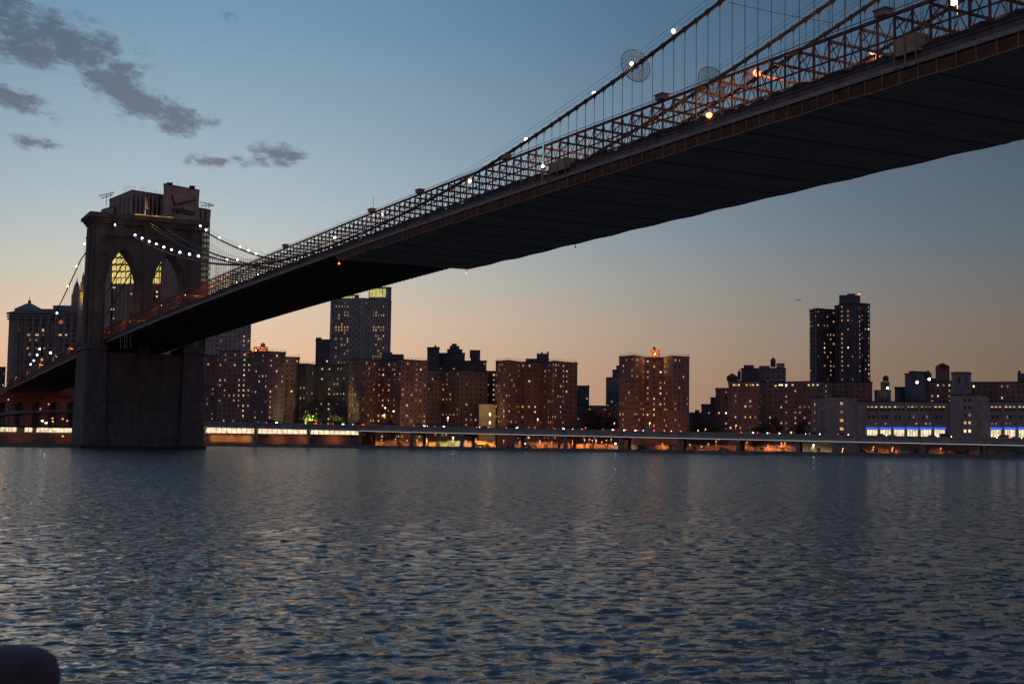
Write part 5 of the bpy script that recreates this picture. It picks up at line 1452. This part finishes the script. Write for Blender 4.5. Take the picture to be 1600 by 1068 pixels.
def street_lamps():
    pm = MB(); pm.lathe((0, 0, 0), [(.12, 0), (.07, 1)], 6); pole = pm.mesh('pole', M_wire)
    hd = {}
    for k, m in (('s', G_sodium), ('t', G_sodium2), ('w', G_mercy), ('m', G_mercury)):
        b = MB(); b.lathe((0, 0, 0), [(.12, -.32), (.42, -.12), (.42, .08), (.2, .25)], 8); hd[k] = b.mesh('lamp_head', m, True)
    def lamp(u, v, d, k, label, group, pw=0, r=1.0, col=None, far=False):
        p = at_depth(u, v, d)
        t = thing('street_lamp', label, 'street lamp', (p.x, p.y, GZ), group)
        q = p+FH*.9
        put('pole', pole, t, Matrix.Translation((q.x, q.y, GZ)) @ Matrix.Diagonal((1, 1, max(p.z+.35-GZ, .6), 1)))
        b = MB(); b.beam((q.x, q.y, p.z+.33), (p.x, p.y, p.z+.29), .1, .1); b.build('arm', M_wire, t)
        put('lamp_head', hd[k], t, Matrix.Translation(p) @ Matrix.Diagonal((r, r, r, 1)))
        if pw: spot('glow', p-FH*.2-Vector((0, 0, .5)), FH*(1.0 if far else .25)+Vector((0, 0, .15 if far else -1)), pw, col or ((1, .36, .09) if k in 'st' else (1, .8, .5)), t, 160 if far else 165, .3)
    G = 'street lamps behind the highway piers'
    rows = [(430, 687, 't', 0), (445, 683.5, 'w', 260), (459.5, 683.5, 't', 120), (472, 683, 't', 120), (485, 683.5, 't', 0), (511, 684, 'm', 0), (518, 684, 't', 90), (527, 685.5, 'w', 0),
            (578, 686, 't', 200), (596, 687, 't', 160), (618, 686, 't', 200), (636, 688, 't', 120), (652, 687, 't', 160), (666.5, 685, 't', 380), (708, 683.5, 'w', 420), (743.5, 686, 't', 380), (728, 688, 't', 160), (758, 689, 't', 160), (771, 690, 't', 300), (787, 688, 't', 140), (812, 690, 't', 160), (862, 690, 't', 160), (820, 692.5, 'w', 160), (843.5, 688, 't', 380),  # includes extra small orange lamps added per bay to brighten the walls
            (895, 688, 't', 160), (899.5, 686.5, 't', 0), (913.5, 686.5, 't', 180), (921, 686, 't', 0), (925.5, 687.5, 't', 0), (931.5, 687.5, 's', 200), (940.5, 690, 't', 0), (947.5, 687.5, 't', 160), (955, 686, 't', 0), (961.5, 692.5, 'w', 60), (983, 692.5, 'w', 60),
            (1035, 693, 't', 90), (1078, 694, 't', 90), (1096, 697, 't', 60), (1107, 693, 't', 90), (1119, 689, 't', 120), (1159.5, 691, 't', 160), (1167, 691, 't', 0), (1221, 692, 's', 200), (1226.5, 692, 's', 0), (1200, 695, 't', 120), (1271, 695, 'w', 260), (1317, 700.5, 's', 420), (1365, 698, 't', 160), (1395, 699, 't', 330), (1470, 700, 't', 140), (1533, 700, 't', 0)]
    for i, (u, v, k, pw) in enumerate(rows):
        pier = max([j for j, c in enumerate(COLS) if c < u] or [0])
        n = sum(1 for (u2, *_r) in rows if max([j for j, c in enumerate(COLS) if c < u2] or [0]) == pier and u2 < u)
        d = 726-(u-330)*.093+((i*37) % 9)
        lamp(u, v, d, k, '%s %s lamp in the %s highway bay out from the bridge tower' % (ORD[n], {'t': 'small orange', 's': 'bright orange', 'w': 'white', 'm': 'bluish'}[k], ORD[pier]), G, max(pw, 40)*13, .85 if k != 's' else .95, (.75, 1, .4) if u in (445, 708) else None)
    for i, (u, v, k) in enumerate(((13, 624, 's'), (76, 631, 's'), (82, 653, 't'), (82.5, 658, 't'), (98, 654, 't'), (105, 657, 't'), (66, 657, 'm'), (72, 660, 'w'), (98, 681, 't'))):
        lamp(u, v, 530 if v > 640 and v < 670 else (492 if v > 670 else 690), k, '%s lamp among those left of the tower foot, under the approach' % ORD[i], 'lamps left of the tower foot', 60, .9)
    G2 = 'street lamps above the highway against the buildings'
    for i, (u, v, k, pw) in enumerate(((523, 660, 't', 0), (600, 648, 't', 2400), (664, 666, 't', 0), (745, 667, 't', 0), (700, 652, 't', 1800), (840, 654, 't', 2600), (915, 668, 't', 0), (960, 660, 't', 1500), (1015, 660, 't', 1800), (1091, 672, 's', 300), (1102.5, 670, 's', 500), (1236, 675, 's', 500), (1150, 664, 't', 900), (615, 642, 'w', 0), (602, 637, 'w', 0))):
        d = 716-(u-330)*.06
        lamp(u, v, d, k, '%s lamp from the bridge tower among those seen over the highway parapet' % ordinal(i), G2, pw*2.2, .75, None, True)
street_lamps()

def lit_walls():
    # low walls, sheds and containers behind the piers, warm lit by the lamps
    rr = random.Random(3)
    lst = [(566, 640, 688, M_brick, 'low brick wall in the first open bay beyond the lit hall'), (700, 742, 689, M_brick2, 'short brick wall right of the bright floodlit tree'), (876, 966, 693, M_brick, 'low wall behind the row of orange lamps under the lone tower gap'), (985, 1058, 694, M_brick2, 'dark low wall in the bay right of the lone housing tower pier'), (1066, 1150, 695, M_brick, 'low wall of the bay with clustered street lights before the brown slab'), (1158, 1244, 694, M_brick2, 'low wall behind the lit bollard columns before the brown slab'), (652, 700, 690, M_cream, 'low pale wall in the bay left of the bright floodlit tree'), (745, 775, 688, M_cream, 'low warm lit shed under the highway by the pale vans'), (805, 872, 690, M_brick, 'long low brick wall behind the third pier pair under the highway'),
           (1247, 1300, 686, M_cream, 'yellow lit low wall under the highway below the pale hall'), (1345, 1440, 684, M_brick, 'orange lit brick wall with dark doors under the pale hall'), (1450, 1536, 686, M_brick2, 'dark brick wall under the highway near the picture edge'), (1545, 1640, 688, M_conc, 'grey low wall behind the parked van at the picture edge')]
    for (u0, u1, v, m, lab) in lst:
        d = 738-(u0-330)*.095
        t = thing('low_wall', lab, 'wall', gpos((u0+u1)/2, d)); t['kind'] = 'thing'
        a, c = gpos(u0, d), gpos(u1, d-(u1-u0)*.09); b = MB(); P = [a, c, c+FH*4, a+FH*4]; z1 = zof(u0, v, d)
        b.prism([(p.x, p.y) for p in P], GZ, z1); b.build('wall', m, t)
        b = MB(); b.beam(Vector((a.x, a.y, z1+.12)), Vector((c.x, c.y, z1+.12)), .6, .24); b.build('coping', M_conc, t)
        n = max(1, int((c-a).length/9))
        for i in range(n):
            k = (i+.3+.4*rr.random())/n; p = a.lerp(c, k)-FH*.06; q = a.lerp(c, min(1, k+1.8/(c-a).length))-FH*.06
            b = MB(); b.hexa([p+Vector((0, 0, 0)), q, q+FH*.05, p+FH*.05, p+Vector((0, 0, 2.0)), q+Vector((0, 0, 2.0)), q+FH*.05+Vector((0, 0, 2.0)), p+FH*.05+Vector((0, 0, 2.0))]); b.build('door', M_dark, t)
    # fence along the quay edge
    f = thing('quay_fence', 'low dark railing along the quay edge in front of the highway', 'fence', VP(VLEN/2, SHO+.6, GZ))
    ss = list(np.linspace(S0, S1, 40))
    flat = lambda s: GZ
    for dz in (.55, 1.05): vsweep([(SHO+.6, dz), (SHO+.66, dz), (SHO+.66, dz+.07), (SHO+.6, dz+.07)], ss, flat, 'rail', M_wire, f)
    um = unit_mesh('post', M_wire)
    n = 150
    for i in range(n):
        s = S0+(S1-S0)*i/n; p = VP(s, SHO+.63, GZ); put('post', um, f, Matrix.Translation((p.x, p.y, GZ+.82)) @ Matrix.Diagonal((.09, .09, 1.0, 1)))
lit_walls()

# ---- cars
def car_parts(kind, paint):
    """profile in x (length, nose at +x), z; extruded across y"""
    if kind == 'van': L, W, H = 5.2, 1.95, 2.1; prof = [(-2.6, .45), (-2.6, 1.9), (-2.45, 2.1), (1.2, 2.1), (1.95, 1.25), (2.5, 1.1), (2.6, .8), (2.6, .4)]; win = [(-2.2, 1.3), (-2.2, 1.85), (1.05, 1.85), (1.6, 1.3)]
    else: L, W, H = 4.5, 1.8, 1.45; prof = [(-2.25, .4), (-2.25, .85), (-2.1, .95), (-1.6, 1.0), (-1.05, 1.42), (.45, 1.45), (1.15, .98), (2.0, .88), (2.25, .7), (2.25, .35)]; win = [(-1.5, 1.0), (-1.0, 1.36), (.42, 1.38), (1.0, .98)]
    b = MB(); n = len(prof); w = W/2
    for s in (-1, 1):
        for (x, z) in prof: b.v.append((x, s*w*(1.0 if z < 1.0 else .86), z))
    b.f.append(tuple(range(n))); b.m.append(0); b.f.append(tuple(n+i for i in reversed(range(n)))); b.m.append(0)
    for i in range(n): j = (i+1) % n; b.f.append((i, n+i, n+j, j)); b.m.append(0)
    body = b.mesh('body', paint)
    g = MB()
    for s in (-1, 1): g.quad(*[(x, s*(w*.93+.012), z) for x, z in win])
    g.quad((win[-1][0]+.1, -w*.7, win[-1][1]+.02), (win[-1][0]+.1, w*.7, win[-1][1]+.02), (win[-2][0]+.1, w*.6, win[-2][1]), (win[-2][0]+.1, -w*.6, win[-2][1]))
    glz = g.mesh('side_glass', M_pane)
    c = MB(); c.tube([(0, -.1, 0), (0, .1, 0)], .32, 12); wheel = c.mesh('wheel', M_black)
    hl = MB(); hl.box(-.12, .12, -.22, .22, -.12, .12); head = hl.mesh('headlight', G_head); tail = hl.mesh('tail_light', G_tail)
    off = hl.mesh('headlight', M_white)
    return dict(body=body, glass=glz, wheel=wheel, head=head, tail=tail, L=L, w=w, off=off)
PAINTS = [mat('car_paint_%s' % n, c, .35, .05, 1.0, spec=.6) for n, c in (('silver', (.4, .4, .42)), ('black', (.03, .03, .035)), ('white', (.65, .65, .63)), ('blue', (.05, .08, .18)), ('red', (.25, .03, .03)), ('yellow', (.6, .38, .05)))]
KIT = {(k, i): car_parts(k, p) for k in ('car', 'van') for i, p in enumerate(PAINTS)}
def car(pos, d, kit, label, group, lights=True, name='car', cat='car'):
    n = Vector((-d.y, d.x, 0)); M = Matrix(((d.x, n.x, 0, pos.x), (d.y, n.y, 0, pos.y), (0, 0, 1, pos.z), (0, 0, 0, 1)))
    t = thing(name, label, cat, pos, group)
    K = KIT[kit]
    put('body', K['body'], t, M); put('side_glass', K['glass'], t, M)
    for x in (-1.4, 1.4):
        for y in (-1, 1): put('wheel', K['wheel'], t, M @ Matrix.Translation((x, y*(K['w']-.06), .32)))
    for y in (-1, 1):
        put('headlight', K['head'] if lights else K['off'], t, M @ Matrix.Translation((K['L']/2, y*(K['w']-.20), .68)))
        put('tail_light', K['tail'] if lights else K['off'], t, M @ Matrix.Translation((-K['L']/2, y*(K['w']-.20), .80)))
def cars():
    rows = [(418, 'r'), (470, 'w'), (522.5, 'r'), (545, 'w'), (650, 'r'), (663, 'w'), (682, 'r'), (745, 'w'), (795.5, 'r'), (870, 'r'), (893, 'w'), (947, 'r'), (957, 'r'), (966, 'r'), (980, 'w'), (1006.5, 'w'), (1050, 'w'),
            (1166, 'r'), (1181, 'w'), (1190, 'r'), (1206, 'r'), (1264, 'w'), (1272, 'r'), (1317, 'r'), (1377, 'r'), (1392, 'w'), (1457, 'r'), (1471, 'r'), (1570, 'w'), (1589, 'r')]
    rr = random.Random(8); i = 0
    last = {'r': -99, 'w': -99}
    for (u, k) in rows:
        s = v_s(u); o = 4.5 if k == 'r' else 12.0
        if s-last[k] < 5.5: s = last[k]+5.6
        last[k] = s
        d = VE if k == 'w' else VE
        # headlights face the river-side traffic coming towards the tower; tail lights go away from it
        yaw = R_(-38 if k == 'r' else 0)*0
        dv = VE if k == 'r' else -VE
        car(VP(s, o, zt(s)-.545), dv, ('van' if rr.random() < .25 else 'car', rr.randrange(6)), '%s vehicle from the bridge tower on the highway, %s showing' % (ordinal(i), 'red tail lights' if k == 'r' else 'white headlights'), 'traffic on the elevated highway'); i += 1
    for (u, kit, lab) in ((1414, ('van', 2), 'pale van parked under the highway below the lit bays'), (1575, ('van', 0), 'pale van parked under the highway at the picture edge'),
                          (745, ('car', 0), 'pale car parked beyond the bright floodlit tree under the highway'), (752, ('car', 2), 'white car parked next to the pale one under the highway'), (818, ('car', 2), 'white car parked by the long brick wall under the highway'),
                          (828, ('car', 0), 'silver car second along the long brick wall'), (1000, ('car', 1), 'dark car parked under the lone housing tower'), (1130, ('car', 0), 'silver car in the tree lined bay right of the lone tower'), (1500, ('car', 1), 'dark car parked between the two pale vans'), (1345, ('car', 3), 'blue car parked at the foot of a highway pier below the pale hall')):
        s = v_s(u); car(VP(s, 3.2 if kit[0] == 'van' else 6.5, GZ+.003), VE, kit, lab, 'vehicles parked under the highway', lights=False, name='van' if kit[0] == 'van' else 'car', cat='van' if kit[0] == 'van' else 'car')
cars()

# ---- trees
def tree_mesh(seed, leaf):
    r = random.Random(seed); tr = MB(); cr = MB()
    tr.tube([(0, 0, 0), (.05, 0, 1.6), (.1, .05, 3.2)], [.28, .2, .14], 7)
    cl = []
    for i in range(9):
        q = r.random()*6.28; e = .3+.9*r.random(); L = 1.6+1.6*r.random(); b0 = Vector((.05, 0, 1.7+1.5*r.random()))
        tip = b0+Vector((math.cos(q)*math.cos(e), math.sin(q)*math.cos(e), math.sin(e)))*L
        tr.tube([b0, b0.lerp(tip, .55)+Vector((0, 0, .12)), tip], [.09, .06, .03], 5)
        cl.append((tip, .8+.6*r.random()))
    cl += [(Vector((r.uniform(-1.4, 1.4), r.uniform(-1.4, 1.4), r.uniform(3.2, 6.0))), .7+.7*r.random()) for _ in range(10)]
    for (c, s) in cl:
        for _ in range(70):
            d = Vector((r.gauss(0, 1), r.gauss(0, 1), r.gauss(0, .8))).normalized()*s*(r.random()**.4); p = c+d
            a = Vector((r.gauss(0, 1), r.gauss(0, 1), r.gauss(0, 1))).normalized(); b = a.cross(Vector((r.gauss(0, 1), r.gauss(0, 1), r.gauss(0, 1)))).normalized()
            k = .12+.12*r.random(); cr.quad(p-a*k, p-b*k*.6, p+a*k, p+b*k*.6)
    return tr.mesh('trunk', M_bark), cr.mesh('crown', leaf)
def trees():
    TM = {(l, i): tree_mesh(20+i, m) for l, m in (('g', M_leaf), ('d', M_leafd)) for i in range(4)}
    rows = [(487, 664, 642, 730, 'g', 'leafy green lit tree left of the pair over the highway', 900), (528, 664, 643, 732, 'g', 'darker green tree right of the pair over the highway', 250), (437, 692, 679, 716, 'g', 'bright yellow green tree under the highway beside the lit hall', 300),
            (452, 692, 680, 717, 'g', 'second floodlit green tree under the highway, touching its neighbour', 200), (512, 692, 681, 716, 'g', 'small green tree near the end of the lit hall', 60), (612, 668, 655, 722, 'd', 'dark tree in front of the wide brown block', 0), (693, 696, 681, 716, 'g', 'floodlit green tree beside the bright lamp under the highway', 220),
            (925, 668, 638, 730, 'd', 'first dark tree in the gap left of the lone housing tower', 0), (947, 668, 640, 733, 'd', 'second dark tree in the gap left of the lone housing tower', 0), (1090, 676, 650, 712, 'd', 'dark tree right of the lone housing tower', 0), (1108, 678, 655, 712, 'd', 'dark tree second right of the lone housing tower', 0), (1205, 684, 651, 672, 'd', 'large dark tree before the long brown slab', 0), (1185, 684, 660, 676, 'd', 'smaller dark tree before the long brown slab', 0), (1250, 686, 655, 664, 'd', 'dark tree between the brown slab and the pale hall', 0), (1180, 704, 688, 628, 'd', 'dark tree under the highway in the bay of orange lamps', 0)]
    for i, (u, v0, v1, d, l, lab, pw) in enumerate(rows):
        p = gpos(u, d); z1 = zof(u, v1, d); h = z1-GZ; s = h/6.9; wx = s*(1.3 if h < 9 else 1.0)
        if h > 12: wx = s*.95
        t = thing('tree', lab, 'tree', p)
        M = Matrix.Translation(p) @ Matrix.Rotation(i*1.3, 4, 'Z') @ Matrix.Diagonal((wx, wx, s, 1))
        tk, cr = TM[(l, i % 4)]
        put('trunk', tk, t, M); put('crown', cr, t, M)
        if pw: spot('tree_light', at_depth(u-3, v1+(v0-v1)*.6, d-8), FH+Vector((0, 0, .1)), pw*9, (1, .85, .3), t, 130)
trees()

def plane():
    p = at_depth(1248, 469, 2600)
    t = thing('airliner', 'tiny airliner low in the open sky', 'aeroplane', p)
    ax = _R.copy(); ax.z = -.06; ax.normalize()
    L = 8.5*2600/FPX/2*1.0; k = L/18
    b = MB(); b.tube([p-ax*L, p-ax*L*.8, p+ax*L*.75, p+ax*L*.93, p+ax*L], [.3*k, 1.5*k, 1.9*k, 1.2*k, .2*k], 10); b.build('fuselage', M_wire, t)
    for s in (-1, 1):
        tip = p-ax*L*.25+FH*s*16*k+Vector((0, 0, 1.6*k)); b = MB(); b.hexa([p+ax*3*k, p-ax*4*k, tip-ax*1.5*k, tip, p+ax*3*k+Vector((0, 0, .5*k)), p-ax*4*k+Vector((0, 0, .5*k)), tip-ax*1.5*k+Vector((0, 0, .3*k)), tip+Vector((0, 0, .3*k))]); b.build('wing', M_wire, t)
    q = p-ax*L*.85; b = MB(); b.hexa([q-FH*.2*k, q+ax*4*k-FH*.2*k, q+ax*4*k+FH*.2*k, q+FH*.2*k, q+Vector((0, 0, 6*k))-ax*2*k-FH*.1*k, q+Vector((0, 0, 6*k))-FH*.1*k, q+Vector((0, 0, 6*k))+FH*.1*k, q+Vector((0, 0, 6*k))-ax*2*k+FH*.1*k]); b.build('tail_fin', M_wire, t)
plane()
